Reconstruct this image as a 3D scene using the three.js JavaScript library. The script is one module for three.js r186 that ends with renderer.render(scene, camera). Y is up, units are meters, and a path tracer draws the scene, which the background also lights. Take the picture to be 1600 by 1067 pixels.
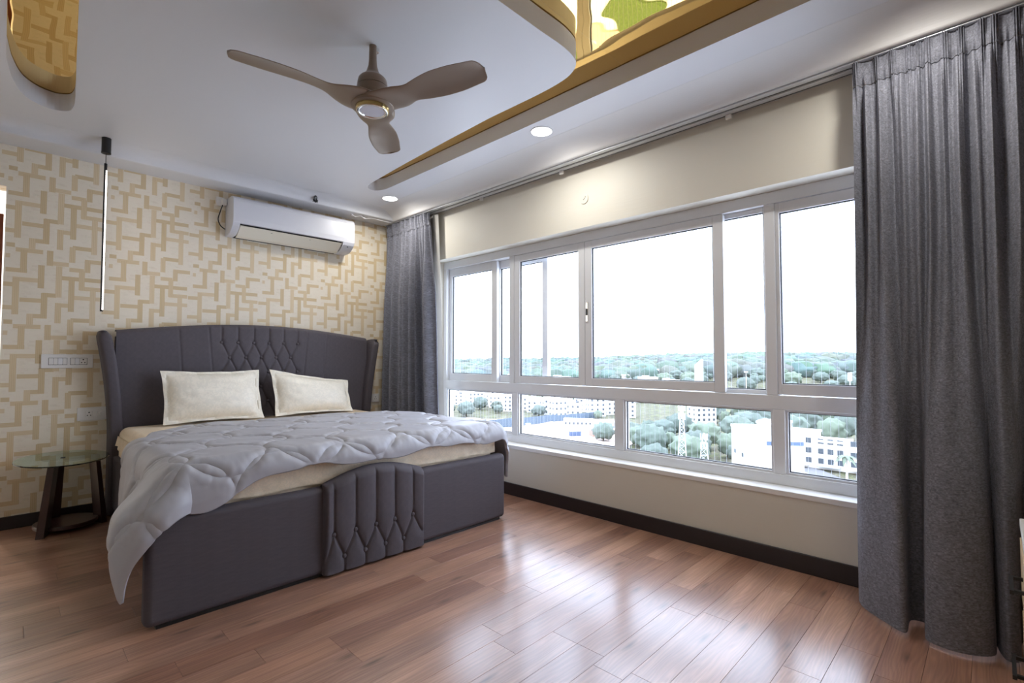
import * as THREE from 'three';
import { RoundedBoxGeometry } from 'three/addons/geometries/RoundedBoxGeometry.js';
import { mergeGeometries, mergeVertices } from 'three/addons/utils/BufferGeometryUtils.js';
import { ImprovedNoise } from 'three/addons/math/ImprovedNoise.js';
import { RectAreaLightUniformsLib } from 'three/addons/lights/RectAreaLightUniformsLib.js';

// ------------------------------------------------------------------ camera, sky, light, exposure
RectAreaLightUniformsLib.init();
const scene = new THREE.Scene();
const renderer = new THREE.WebGLRenderer({ antialias: true });
renderer.toneMapping = THREE.LinearToneMapping;
renderer.toneMappingExposure = 1.0;
renderer.shadowMap.enabled = true;

// origin: floor at the corner of headboard wall (z = 0) and window wall (x = 0); room lies at x < 0, z > 0
const EYE = new THREE.Vector3(-2.972, 1.12, 4.697);
const YAW = Math.atan(795 / 775), PITCH = Math.atan(28 / 775);
const camera = new THREE.PerspectiveCamera(2 * Math.atan(533.5 / 775) * 180 / Math.PI, 1600 / 1067, 0.05, 6000);
camera.position.copy(EYE);
camera.lookAt(EYE.x + Math.sin(YAW) * Math.cos(PITCH), EYE.y + Math.sin(PITCH), EYE.z - Math.cos(YAW) * Math.cos(PITCH));
scene.add(camera);

scene.background = new THREE.Color().setRGB(0.82, 0.95, 1.20);   // even white overcast
scene.backgroundIntensity = 6.5;

// ------------------------------------------------------------------ helpers
const noise = new ImprovedNoise();
const N = (x, y, z = 0) => noise.noise(x, y, z);
const fbm = (x, y, z = 0, o = 4) => { let s = 0, a = 1, f = 1; for (let i = 0; i < o; i++) { s += a * N(x * f + 17.3 * i, y * f + 5.1 * i, z * f); a *= 0.5; f *= 2; } return s; };
let seed = 12345;
const rnd = () => { seed = (seed * 1664525 + 1013904223) >>> 0; return seed / 4294967296; };
const rr = (a, b) => a + (b - a) * rnd();
const clamp = (x, a = 0, b = 1) => Math.min(b, Math.max(a, x));
const sstep = (a, b, x) => { const t = clamp((x - a) / (b - a)); return t * t * (3 - 2 * t); };
const lerp = (a, b, t) => a + (b - a) * t;
const lin = (r, g, b) => new THREE.Color().setRGB(r, g, b);
const used = {};
const numbered = (n) => { const k = used[n] ?? 0; used[n] = k + 1; return k ? `${n}_${String(k).padStart(3, '0')}` : n; };

function mat(color, roughness = 0.6, extra = {}) { return new THREE.MeshPhysicalMaterial({ color, roughness, side: THREE.DoubleSide, ...extra }); }
function setUp(o) { o.traverse?.((m) => { if (m.isMesh) { m.castShadow = true; m.receiveShadow = true; } }); return o; }
function part(name, geometry, material, parent) {
  const m = new THREE.Mesh(geometry, material); m.name = name; m.castShadow = m.receiveShadow = true; parent.add(m); return m;
}
function thing(name, label, category, at = [0, 0, 0], turn = 0, group) {
  const g = new THREE.Group(); g.name = numbered(name); g.position.set(...at); g.rotation.y = turn; scene.add(g);
  g.userData = { label, category }; if (group) g.userData.group = group; return g;
}
function single(name, geometry, material, label, category, group) {
  const m = part(numbered(name), geometry, material, scene); m.userData = { label, category }; if (group) m.userData.group = group; return m;
}
function structure(name, geometry, material, label) {
  const m = geometry ? part(name, geometry, material, scene) : new THREE.Group();
  if (!geometry) { m.name = name; scene.add(m); }
  m.userData = { kind: 'structure', label, category: name.split('_')[0] }; return m;
}
function box(x0, x1, y0, y1, z0, z1, r = 0, seg = 2) {
  const w = x1 - x0, h = y1 - y0, d = z1 - z0;
  const g = r ? new RoundedBoxGeometry(w, h, d, seg, Math.min(r, w / 2.01, h / 2.01, d / 2.01)) : new THREE.BoxGeometry(w, h, d);
  g.translate((x0 + x1) / 2, (y0 + y1) / 2, (z0 + z1) / 2); return g;
}
// box with uv in metres
function boxUV(x0, x1, y0, y1, z0, z1) {
  const g = box(x0, x1, y0, y1, z0, z1), p = g.attributes.position, n = g.attributes.normal, uv = g.attributes.uv;
  for (let i = 0; i < p.count; i++) {
    const ax = Math.abs(n.getX(i)), ay = Math.abs(n.getY(i));
    if (ax > 0.5) uv.setXY(i, p.getZ(i), p.getY(i)); else if (ay > 0.5) uv.setXY(i, p.getX(i), p.getZ(i)); else uv.setXY(i, p.getX(i), p.getY(i));
  }
  return g;
}
function merge(list) { return mergeGeometries(list.map((g) => (g.index ? g.toNonIndexed() : g)).map((g) => { for (const k of Object.keys(g.attributes)) if (!['position', 'normal', 'uv'].includes(k)) g.deleteAttribute(k); return g; })); }
function tube(points, radius, segments = 24, radial = 8) {
  return new THREE.TubeGeometry(new THREE.CatmullRomCurve3(points.map((p) => new THREE.Vector3(...p))), segments, radius, radial, false);
}
function bar(a, b, r, radial = 6) {
  const A = new THREE.Vector3(...a), B = new THREE.Vector3(...b), d = B.clone().sub(A), g = new THREE.CylinderGeometry(r, r, d.length(), radial);
  g.applyQuaternion(new THREE.Quaternion().setFromUnitVectors(new THREE.Vector3(0, 1, 0), d.clone().normalize())); g.translate(...A.clone().add(B).multiplyScalar(0.5).toArray()); return g;
}
function cyl(x, y0, y1, z, r0, r1 = r0, seg = 32) { const g = new THREE.CylinderGeometry(r1, r0, y1 - y0, seg); g.translate(x, (y0 + y1) / 2, z); return g; }
// grid surface: fn(u, v) -> [x, y, z]; uv in [0,1] scaled by su, sv
function grid(nu, nv, fn, su = 1, sv = 1, wrapU = false) {
  const pos = [], uv = [], idx = [];
  for (let j = 0; j <= nv; j++) for (let i = 0; i <= nu; i++) { pos.push(...fn(i / nu, j / nv)); uv.push(i / nu * su, j / nv * sv); }
  for (let j = 0; j < nv; j++) for (let i = 0; i < nu; i++) { const a = j * (nu + 1) + i, b = a + 1, c = a + nu + 1, d = c + 1; idx.push(a, c, b, b, c, d); }
  const g = new THREE.BufferGeometry();
  g.setAttribute('position', new THREE.Float32BufferAttribute(pos, 3)); g.setAttribute('uv', new THREE.Float32BufferAttribute(uv, 2)); g.setIndex(idx);
  g.computeVertexNormals();
  if (wrapU) { const n = g.attributes.normal; for (let j = 0; j <= nv; j++) { const a = j * (nu + 1), b = a + nu; const v = new THREE.Vector3(n.getX(a) + n.getX(b), n.getY(a) + n.getY(b), n.getZ(a) + n.getZ(b)).normalize(); n.setXYZ(a, v.x, v.y, v.z); n.setXYZ(b, v.x, v.y, v.z); } }
  return g;
}
// sheet with thickness: front surface fn, back surface offset against its normals, closed at the rim
function thickSheet(nu, nv, fn, t, su = 1, sv = 1) {
  const top = grid(nu, nv, fn, su, sv), p = top.attributes.position, n = top.attributes.normal, uv = top.attributes.uv, c = p.count;
  const pos = new Float32Array(c * 6), tex = new Float32Array(c * 4), idx = Array.from(top.index.array);
  for (let i = 0; i < c; i++) {
    pos.set([p.getX(i), p.getY(i), p.getZ(i)], i * 3); pos.set([p.getX(i) - n.getX(i) * t, p.getY(i) - n.getY(i) * t, p.getZ(i) - n.getZ(i) * t], (c + i) * 3);
    tex.set([uv.getX(i), uv.getY(i)], i * 2); tex.set([uv.getX(i), uv.getY(i)], (c + i) * 2);
  }
  const m = idx.length; for (let i = 0; i < m; i += 3) idx.push(idx[i] + c, idx[i + 2] + c, idx[i + 1] + c);
  const rim = []; for (let i = 0; i <= nu; i++) rim.push(i); for (let j = 1; j <= nv; j++) rim.push(j * (nu + 1) + nu); for (let i = nu - 1; i >= 0; i--) rim.push(nv * (nu + 1) + i); for (let j = nv - 1; j > 0; j--) rim.push(j * (nu + 1));
  for (let k = 0; k < rim.length; k++) { const a = rim[k], b = rim[(k + 1) % rim.length]; idx.push(a, b, a + c, b, b + c, a + c); }
  const g = new THREE.BufferGeometry(); g.setAttribute('position', new THREE.BufferAttribute(pos, 3)); g.setAttribute('uv', new THREE.BufferAttribute(tex, 2)); g.setIndex(idx); g.computeVertexNormals(); return g;
}
function extrudeXY(points, z0, z1) { const s = new THREE.Shape(points.map((p) => new THREE.Vector2(...p))), g = new THREE.ExtrudeGeometry(s, { depth: z1 - z0, bevelEnabled: false }); g.translate(0, 0, z0); return g; }
function dataTexture(w, h, fn, srgb = true, repeat) {
  const d = new Uint8Array(w * h * 4);
  for (let y = 0; y < h; y++) for (let x = 0; x < w; x++) { const c = fn(x / w, y / h), o = (y * w + x) * 4; d[o] = clamp(c[0]) * 255; d[o + 1] = clamp(c[1]) * 255; d[o + 2] = clamp(c[2]) * 255; d[o + 3] = 255; }
  const t = new THREE.DataTexture(d, w, h); t.magFilter = THREE.LinearFilter; t.minFilter = THREE.LinearFilter; t.wrapS = t.wrapT = THREE.RepeatWrapping; if (srgb) t.colorSpace = THREE.SRGBColorSpace; if (repeat) t.repeat.set(...repeat); t.needsUpdate = true; return t;
}
// tileable value noise
function tileNoise(n, s) { const g = new Float32Array(n * n); let k = s; for (let i = 0; i < n * n; i++) { k = (k * 1664525 + 1013904223) >>> 0; g[i] = k / 4294967296; }
  return (x, y) => { x *= n; y *= n; const xi = Math.floor(x), yi = Math.floor(y), fx = x - xi, fy = y - yi, u = fx * fx * (3 - 2 * fx), v = fy * fy * (3 - 2 * fy), at = (a, b) => g[((b % n + n) % n) * n + (a % n + n) % n]; return lerp(lerp(at(xi, yi), at(xi + 1, yi), u), lerp(at(xi, yi + 1), at(xi + 1, yi + 1), u), v); }; }

// ------------------------------------------------------------------ textures
// woven cloth: grey values around 1, used as tint and as bump
const tn8 = tileNoise(8, 7), tn64 = tileNoise(64, 3), tn128 = tileNoise(128, 11);
const heather = dataTexture(512, 512, (x, y) => { const v = 0.80 + 0.22 * (tileNoiseStreak(x, y) - 0.5) * 2 + 0.05 * (tn8(x, y) - 0.5); return [v, v, v * 1.01]; });
function tileNoiseStreak(x, y) { return 0.5 * tn128(x * 0.25 % 1, y) + 0.5 * tn64(x * 0.5 % 1, y * 1) * 0.6 + 0.2 * tn128(x, y); }
const weave = dataTexture(256, 256, (x, y) => { const a = Math.sin(x * Math.PI * 2 * 32) * Math.sin(y * Math.PI * 2 * 32), v = 0.88 + 0.07 * a + 0.09 * (tn128(x, y) - 0.5) + 0.05 * (tn8(x, y) - 0.5); return [v, v, v]; });
const plasterBump = dataTexture(256, 256, (x, y) => { const v = 0.5 + 0.25 * (tn64(x, y) - 0.5) + 0.25 * (tn8(x, y) - 0.5); return [v, v, v]; }, false);
// damask print of the pillow cases
const damask = dataTexture(512, 512, (x, y) => { const a = tn64(x, y) + 0.6 * tn8((x * 2) % 1, (y * 2) % 1) + 0.5 * tn128(x, y), s = sstep(1.0, 1.12, a); const v = 0.972 + 0.028 * s; return [v, v * 0.995, v * 0.975]; });
const clothMap = (t, k) => { const c = t.clone(); c.repeat.set(k, k); c.needsUpdate = true; return c; };

// wallpaper: one printed repeat, 0.5375 m wide and 0.5175 m high
const WPW = 0.5375, WPH = 0.5175;
const wpV = [[-0.035, 0.359, 0.833], [0.227, 0.535, 0.864], [0.1, 0.817, 0.958], [0.028, -0.019, 0.278], [0.361, 0.653, 0.929], [0.487, 0.329, 0.765], [0.705, 0.454, 0.943], [0.27, -0.044, 0.158], [0.486, -0.129, 0.087], [0.192, 0.162, 0.47], [0.361, 0.155, 0.578], [0.642, 0.039, 0.207], [0.588, 0.189, 0.458]];
const wpH = [[0.073, 0.257, 0.845], [-0.047, 0.203, -0.013], [-0.132, -0.054, -0.068], [-0.134, -0.093, 0.075], [-0.13, 0.061, 0.256], [0.333, 0.474, 0.684], [0.487, 0.707, 0.88], [0.246, 0.454, 0.123], [0.614, 0.83, 0.052], [0.46, 0.607, 0.187], [0.342, 0.796, 0.311], [-0.065, 0.223, 0.372], [-0.19, -0.063, 0.445], [0.564, 0.8, 0.436], [0.207, 0.342, 0.557], [0.495, 0.802, 0.57], [0.002, 0.203, 0.638], [-0.198, -0.056, 0.746]];
function wallpaperTexture() {
  const S = 1024, c = document.createElement('canvas'); c.width = S; c.height = S; const g = c.getContext('2d');
  g.fillStyle = 'rgb(231,224,212)'; g.fillRect(0, 0, S, S);
  let k = 99; const r = () => { k = (k * 1664525 + 1013904223) >>> 0; return k / 4294967296; };
  for (let i = 0; i < 2600; i++) { const w = 10 + r() * 60, a = 0.05 + r() * 0.07; g.fillStyle = r() < 0.5 ? `rgba(240,236,228,${a})` : `rgba(200,188,168,${a})`; g.fillRect(r() * S, r() * S, r() < 0.5 ? w : 3, r() < 0.5 ? 3 : w * 0.5); }
  const wrap = (x, y, w, h, f) => { for (const ox of [-S, 0, S]) for (const oy of [-S, 0, S]) if (x + ox < S && x + ox + w > 0 && y + oy < S && y + oy + h > 0) f(x + ox, y + oy, w, h); };
  const tw = 0.060 * S, th = 0.056 * S, tones = ['rgb(213,194,161)', 'rgb(217,199,167)', 'rgb(209,190,156)', 'rgb(220,203,173)'];
  wpH.forEach(([u0, u1, v], i) => wrap(u0 * S, v * S - th / 2, (u1 - u0) * S, th, (x, y, w, h) => { g.fillStyle = tones[i % 4]; g.fillRect(x, y, w, h); for (let s = 0; s < 6; s++) { g.fillStyle = s % 2 ? 'rgba(228,210,176,0.45)' : 'rgba(176,150,110,0.30)'; g.fillRect(x, y + h * (s + 0.5) / 6, w, 2.2); } }));
  wpV.forEach(([u, v0, v1], i) => wrap(u * S - tw / 2, v0 * S, tw, (v1 - v0) * S, (x, y, w, h) => { g.fillStyle = tones[(i + 1) % 4]; g.fillRect(x, y, w, h); for (let s = 0; s < 7; s++) { g.fillStyle = s % 2 ? 'rgba(228,210,176,0.45)' : 'rgba(170,144,104,0.34)'; g.fillRect(x + w * (s + 0.5) / 7, y, 2.2, h); } }));
  const t = new THREE.CanvasTexture(c); t.colorSpace = THREE.SRGBColorSpace; t.wrapS = t.wrapT = THREE.RepeatWrapping; t.repeat.set(1 / WPW, 1 / WPH); t.offset.set(2.906 / WPW, -1.853 / WPH); t.needsUpdate = true; return t;
}
// plank wood: 1.2 m of board along u, 0.125 m across v
function woodTexture(k) {
  return dataTexture(1024, 128, (x, y) => {
    const px = x * 1.2, py = y * 0.125;
    const warp = fbm(px * 2.2 + k * 9, py * 14, k * 3.1, 3) * 0.030 + fbm(px * 0.9, py * 5, k, 2) * 0.03;
    const ring = 0.5 + 0.5 * Math.sin((py + warp) * 420 + k);
    const fine = fbm(px * 9, py * 330, k * 2.2, 3), streak = fbm(px * 1.6 + 3, py * 60, k * 5.7, 3), blot = fbm(px * 2.5, py * 9, k * 7.7, 3);
    let v = 0.82 + 0.065 * (ring - 0.5) + 0.04 * fine + 0.075 * streak + 0.09 * blot;
    const knot = Math.max(0, 1 - Math.hypot((px - 0.2 - (k * 0.37) % 0.8) * 16, (py - 0.03 - (k * 0.023) % 0.07) * 60));
    v -= 0.25 * knot;
    return [v, v * (0.985 + 0.02 * streak), v * (0.96 + 0.04 * fine)];
  });
}
const woods = [0, 1, 2, 3, 4].map(woodTexture);

// ------------------------------------------------------------------ materials
const M = {
  ceiling: mat(lin(0.66, 0.665, 0.69), 0.38, { specularIntensity: 0.8 }),
  cove: mat(lin(0.68, 0.67, 0.665), 0.6),
  cream: mat(lin(0.74, 0.705, 0.615), 0.55, { bumpMap: clothMap(plasterBump, 1.5), bumpScale: 0.0008 }),
  plain: mat(lin(0.76, 0.72, 0.62), 0.7),
  sill: mat(lin(0.86, 0.86, 0.84), 0.35),
  wallpaper: mat(lin(1.0, 0.965, 0.90), 0.55, { map: wallpaperTexture() }),
  base: mat(lin(0.022, 0.016, 0.018), 0.35),
  gold: mat(lin(0.90, 0.62, 0.235), 0.015, { metalness: 1 }),
  pvc: mat(lin(0.80, 0.81, 0.83), 0.3, { clearcoat: 0.3 }),
  rubber: mat(lin(0.02, 0.022, 0.025), 0.5),
  glass: mat(lin(1, 1, 1), 0, { transmission: 1, thickness: 0, ior: 1.5 }),
  bed: mat(lin(0.112, 0.096, 0.112), 0.75, { map: clothMap(weave, 9), bumpMap: clothMap(weave, 9), bumpScale: 0.0006, sheen: 0.35, sheenRoughness: 0.5, sheenColor: lin(0.35, 0.33, 0.42) }),
  sheet: mat(lin(0.88, 0.73, 0.56), 0.5, { sheen: 0.4, sheenColor: lin(0.9, 0.85, 0.7), map: clothMap(damask, 2) }),
  pillow: mat(lin(0.88, 0.84, 0.755), 0.38, { map: clothMap(damask, 1.5), sheen: 0.5, sheenColor: lin(1, 0.95, 0.85), bumpMap: clothMap(damask, 1.5), bumpScale: 0.0005 }),
  comforter: mat(lin(0.43, 0.43, 0.465), 0.45, { sheen: 0.5, sheenRoughness: 0.4, sheenColor: lin(0.7, 0.7, 0.8) }),
  curtain: mat(lin(0.285, 0.288, 0.33), 0.85, { map: clothMap(heather, 3), bumpMap: clothMap(heather, 6), bumpScale: 0.0006, sheen: 0.3, sheenColor: lin(0.4, 0.4, 0.48) }),
  lining: mat(lin(0.62, 0.60, 0.56), 0.8, { transmission: 0.3, thickness: 0 }),
  alu: mat(lin(0.66, 0.68, 0.72), 0.35, { metalness: 0.6 }),
  black: mat(lin(0.012, 0.012, 0.013), 0.45),
  darkgrey: mat(lin(0.04, 0.042, 0.048), 0.7),
  white: mat(lin(0.82, 0.82, 0.84), 0.3),
  ivory: mat(lin(0.80, 0.75, 0.63), 0.45),
  acWhite: mat(lin(0.64, 0.64, 0.68), 0.32),
  plate: mat(lin(0.80, 0.78, 0.76), 0.3),
  hole: mat(lin(0.01, 0.01, 0.01), 0.7),
  taupe: mat(lin(0.23, 0.165, 0.115), 0.36, { metalness: 0.25, clearcoat: 0.3, clearcoatRoughness: 0.3 }),
  chrome: mat(lin(0.85, 0.85, 0.84), 0.08, { metalness: 1 }),
  wire: mat(lin(0.45, 0.46, 0.48), 0.6),
  brass: mat(lin(0.45, 0.34, 0.16), 0.2, { metalness: 1 }),
  fanLens: mat(lin(0.62, 0.62, 0.70), 0.3),
  wenge: mat(lin(0.035, 0.014, 0.012), 0.3, { clearcoat: 0.4, clearcoatRoughness: 0.2 }),
  tableGlass: mat(lin(0.80, 0.93, 0.87), 0, { transmission: 1, thickness: 0.01, ior: 1.5, attenuationColor: lin(0.45, 0.75, 0.62), attenuationDistance: 0.03 }),
  oak: mat(lin(0.62, 0.47, 0.30), 0.45),
  doorWood: mat(lin(0.22, 0.055, 0.022), 0.35),
  led: mat(lin(1, 1, 1), 0.5, { emissive: lin(1, 0.94, 0.90), emissiveIntensity: 4 }),
  lamp: mat(lin(1, 1, 1), 0.5, { emissive: lin(1, 0.99, 0.97), emissiveIntensity: 6 }),
};
const plankMats = []; const plankTints = [[0.51, 0.262, 0.175], [0.48, 0.24, 0.157], [0.54, 0.285, 0.192], [0.44, 0.217, 0.142], [0.55, 0.295, 0.204], [0.47, 0.245, 0.168], [0.41, 0.205, 0.14]];
for (let i = 0; i < 14; i++) plankMats.push(mat(lin(plankTints[i % 7][0] * 1.12, plankTints[i % 7][1] * 1.17, plankTints[i % 7][2] * 1.2), 0.32, { map: woods[i % 5], clearcoat: 1, clearcoatRoughness: 0.2 }));

// ------------------------------------------------------------------ room shell
const XL = -3.62, ZF = 6.6, P = 2.63, MIR = 2.735, TOP = 2.92;     // left wall, front wall, dropped ceiling, mirror, slab
const WZ0 = 0.72, WZ1 = 4.95, WY0 = 0.409, WY1 = 2.095;             // window opening
{
  const floor = structure('floor', null, null, 'reddish brown hardwood plank floor');
  part('subfloor', box(XL - 0.2, 0.25, -0.2, -0.016, -0.15, ZF + 0.15), M.plain, floor);
  // boards run along x; 1.5 mm gaps with eased edges
  const bw = 0.1245, shapes = {};
  let z = 0.0, row = 0;
  seed = 4242;
  while (z < ZF) {
    let x = XL - rr(0, 0.8);
    while (x < 0) {
      const L = [0.75, 0.9, 1.05, 1.2, 0.6][Math.floor(rnd() * 5)], x0 = Math.max(x, XL), x1 = Math.min(x + L, 0), z1 = Math.min(z + bw, ZF);
      if (x1 - x0 > 0.02) {
        const key = `${(x1 - x0).toFixed(3)}_${(z1 - z).toFixed(3)}`;
        if (!shapes[key]) {
          const w = x1 - x0 - 0.0008, d = z1 - z - 0.0008, g = new RoundedBoxGeometry(w, 0.016, d, 1, 0.0006), p = g.attributes.position, uv = g.attributes.uv;
          for (let i = 0; i < p.count; i++) uv.setXY(i, (p.getX(i) + w / 2) / 1.2, (p.getZ(i) + d / 2) / 0.125);
          shapes[key] = g;
        }
        const m = part('plank', shapes[key], plankMats[Math.floor(rnd() * 14)], floor);
        m.position.set((x0 + x1) / 2, -0.008, (z + z1) / 2);
        if (rnd() < 0.5) m.rotation.y = Math.PI;
      }
      x += L;
    }
    z += bw; row++;
  }
}
{ // headboard wall, papered, with the doorway at its left end
  const D0 = -3.56, D1 = -2.985, DH = 2.275, T = -0.15;
  structure('wall_back', merge([boxUV(D1, 0.25, 0, TOP, T, 0), boxUV(D0, D1, DH, TOP, T, 0), boxUV(XL - 0.15, D0, 0, TOP, T, 0)]), M.wallpaper, 'headboard wall papered in cream with tan interlocking bars');
  structure('wall_left', box(XL - 0.15, XL, 0, TOP, 0, ZF), M.plain, 'plain cream wall left of the camera');
  structure('wall_front', box(XL - 0.15, 0.25, 0, TOP, ZF, ZF + 0.15), M.plain, 'plain cream wall behind the camera');
  // the lit passage beyond the doorway
  structure('wall_passage', merge([box(-4.4, -2.2, 0, TOP, -1.95, -1.85), box(-2.3, -2.2, 0, TOP, -1.85, T), box(-4.4, -4.3, 0, TOP, -1.85, T), box(-4.3, XL - 0.15, 0, TOP, T - 0.1, T)]), M.white, 'white walls of the passage beyond the doorway');
  structure('floor_passage', box(-4.4, -2.2, -0.2, 0, -1.95, T), M.oak, 'floor of the passage beyond the doorway');
  structure('ceiling_passage', box(-4.4, -2.2, 2.6, 2.7, -1.95, T), M.white, 'white ceiling of the passage beyond the doorway');
  const pl = thing('passage_ceiling_light', 'round ceiling light in the passage beyond the doorway', 'ceiling light', [-3.2, 2.6, -0.9]);
  part('diffuser', cyl(0, -0.03, 0, 0, 0.13, 0.14), M.lamp, pl);
  const L = new THREE.PointLight(lin(1, 0.97, 0.9), 5); L.position.set(-3.2, 2.5, -0.9); L.castShadow = true; scene.add(L);
  const d = structure('door_1', null, null, 'brown wooden door frame standing in the doorway at the left edge');
  part('door_post', box(-3.03, -2.992, 0, 2.09, -0.05, -0.012, 0.004), M.doorWood, d);
  part('door_rail', box(-3.56, -3.03, 1.86, 1.90, -0.045, -0.016, 0.004), M.doorWood, d);
  part('door_post', box(-3.56, -3.52, 0, 2.09, -0.05, -0.012, 0.004), M.doorWood, d);
}
{ // window wall with its opening
  structure('wall_right', merge([box(0, 0.25, 0, WY0 - 0.03, 0, ZF), box(0, 0.25, WY1, TOP, 0, ZF), box(0, 0.25, WY0 - 0.03, WY1, 0, WZ0), box(0, 0.25, WY0 - 0.03, WY1, WZ1, ZF)]), M.cream, 'cream painted window wall');
  structure('trim_1', box(-0.003, 0.22, WY0 - 0.03, WY0, WZ0 + 0.001, WZ1 - 0.001, 0.004), M.sill, 'white window sill board');
  structure('baseboard_right', box(-0.015, 0.0, 0, 0.098, 0.012, ZF, 0.003), M.base, 'dark brown baseboard under the window');
  structure('baseboard_back', box(-2.985, -0.0, 0, 0.085, 0.0, 0.012, 0.003), M.base, 'dark brown baseboard along the papered wall');
}
{ // ceiling: dropped panel with a U-shaped recess, gold mirror above it, coves at the walls
  const c = structure('ceiling', null, null, 'white dropped ceiling with a U-shaped recess');
  const V2 = (a) => a.map(([x, z]) => new THREE.Vector2(x, -z));
  const s = new THREE.Shape(V2([[XL + 0.38, 0.36], [-0.405, 0.36], [-0.405, 6.24], [XL + 0.38, 6.24]]));
  const soft = (pts, n) => new THREE.CatmullRomCurve3(pts.map(([x, z]) => new THREE.Vector3(x, 0, z)), false, 'centripetal').getPoints(n).map((p) => [p.x, p.z]);
  const right = [...soft([[-0.637, 0.95], [-0.645, 0.83], [-0.69, 0.755], [-0.755, 0.765], [-0.795, 0.84], [-0.812, 0.96]], 20), [-0.845, 1.5], [-0.868, 2.0], ...soft([[-0.883, 2.45], [-0.885, 3.0], [-0.915, 3.13], [-0.975, 3.205], [-1.08, 3.235], [-1.3, 3.236]], 30)];
  const left = [...soft([[-2.3, 3.236], [-2.55, 3.22], [-2.70, 3.14], [-2.78, 2.95], [-2.80, 2.6]], 24), [-2.787, 1.975], [-2.749, 1.38], ...soft([[-2.72, 0.95], [-2.716, 0.78], [-2.735, 0.69], [-2.795, 0.653], [-2.86, 0.675], [-2.925, 0.755], [-2.975, 0.95], [-3.0, 1.2]], 26)];
  s.holes.push(new THREE.Path(V2([...right, ...left, [-3.0, 5.7], [-2.9, 5.82], [-0.75, 5.82], [-0.637, 5.7]])));
  const g = new THREE.ExtrudeGeometry(s, { depth: MIR - P, bevelEnabled: false }); g.rotateX(-Math.PI / 2); g.translate(0, P, 0);
  part('dropped_panel', g, M.ceiling, c);
  part('slab', box(XL - 0.15, 0.25, TOP, TOP + 0.1, -0.15, ZF + 0.15), M.plain, c);
  // mirror boards, slightly wavy, joint at z = 3.265
  const wavy = (x, z) => 0.0014 * N(x * 3.1, z * 2.7, 4.2) + 0.0006 * N(x * 7.5 + 3, z * 6.0, 1.7);
  for (const [z0, z1] of [[0.5, 2.0348], [2.0352, 3.2648], [3.2652, 4.6], [4.6004, 5.95]]) {
    for (const [x0, x1] of [[-3.12, -1.8002], [-1.7998, -0.55]]) {
      part('mirror_board', grid(90, 90, (u, v) => { const x = lerp(x0, x1, u), z = lerp(z0, z1, v); return [x, MIR + 0.004 + wavy(x, z), z]; }), M.gold, c).userData.label = 'gold mirror board';
    }
  }
  // coves
  const curve = (a, b, c2, n = 10) => new THREE.QuadraticBezierCurve(new THREE.Vector2(...a), new THREE.Vector2(...b), new THREE.Vector2(...c2)).getPoints(n).map((p) => [p.x, p.y]);
  const profile = [[-0.400, 2.80], [-0.405, P - 0.0005], ...curve([-0.40, P - 0.001], [-0.235, 2.625], [-0.185, 2.563], 14), ...curve([-0.185, 2.563], [-0.175, 2.549], [-0.158, 2.552], 6), [-0.156, 2.563], [0.0, 2.563], [0, 2.80]];
  part('cove', extrudeXY(profile, 0, ZF), M.cove, c).userData.label = 'curved cove above the curtain tracks';
  const prof2 = [[0.365, 2.80], [0.37, P - 0.0005], ...curve([0.36, P - 0.001], [0.275, 2.622], [0.250, 2.565], 12), ...curve([0.250, 2.565], [0.246, 2.553], [0.225, 2.556], 6), [0, 2.556], [0, 2.80]];
  const gg = extrudeXY(prof2.map(([z, y]) => [-z, y]), XL, -0.16); gg.rotateY(Math.PI / 2);
  part('cove', gg, M.ceiling, c).userData.label = 'curved cove above the papered wall';
  part('cove', box(XL, XL + 0.385, 2.56, 2.80, 0.3, ZF), M.ceiling, c);
  part('cove', box(XL, -0.1, 2.56, 2.80, 6.235, ZF), M.ceiling, c);
}

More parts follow.
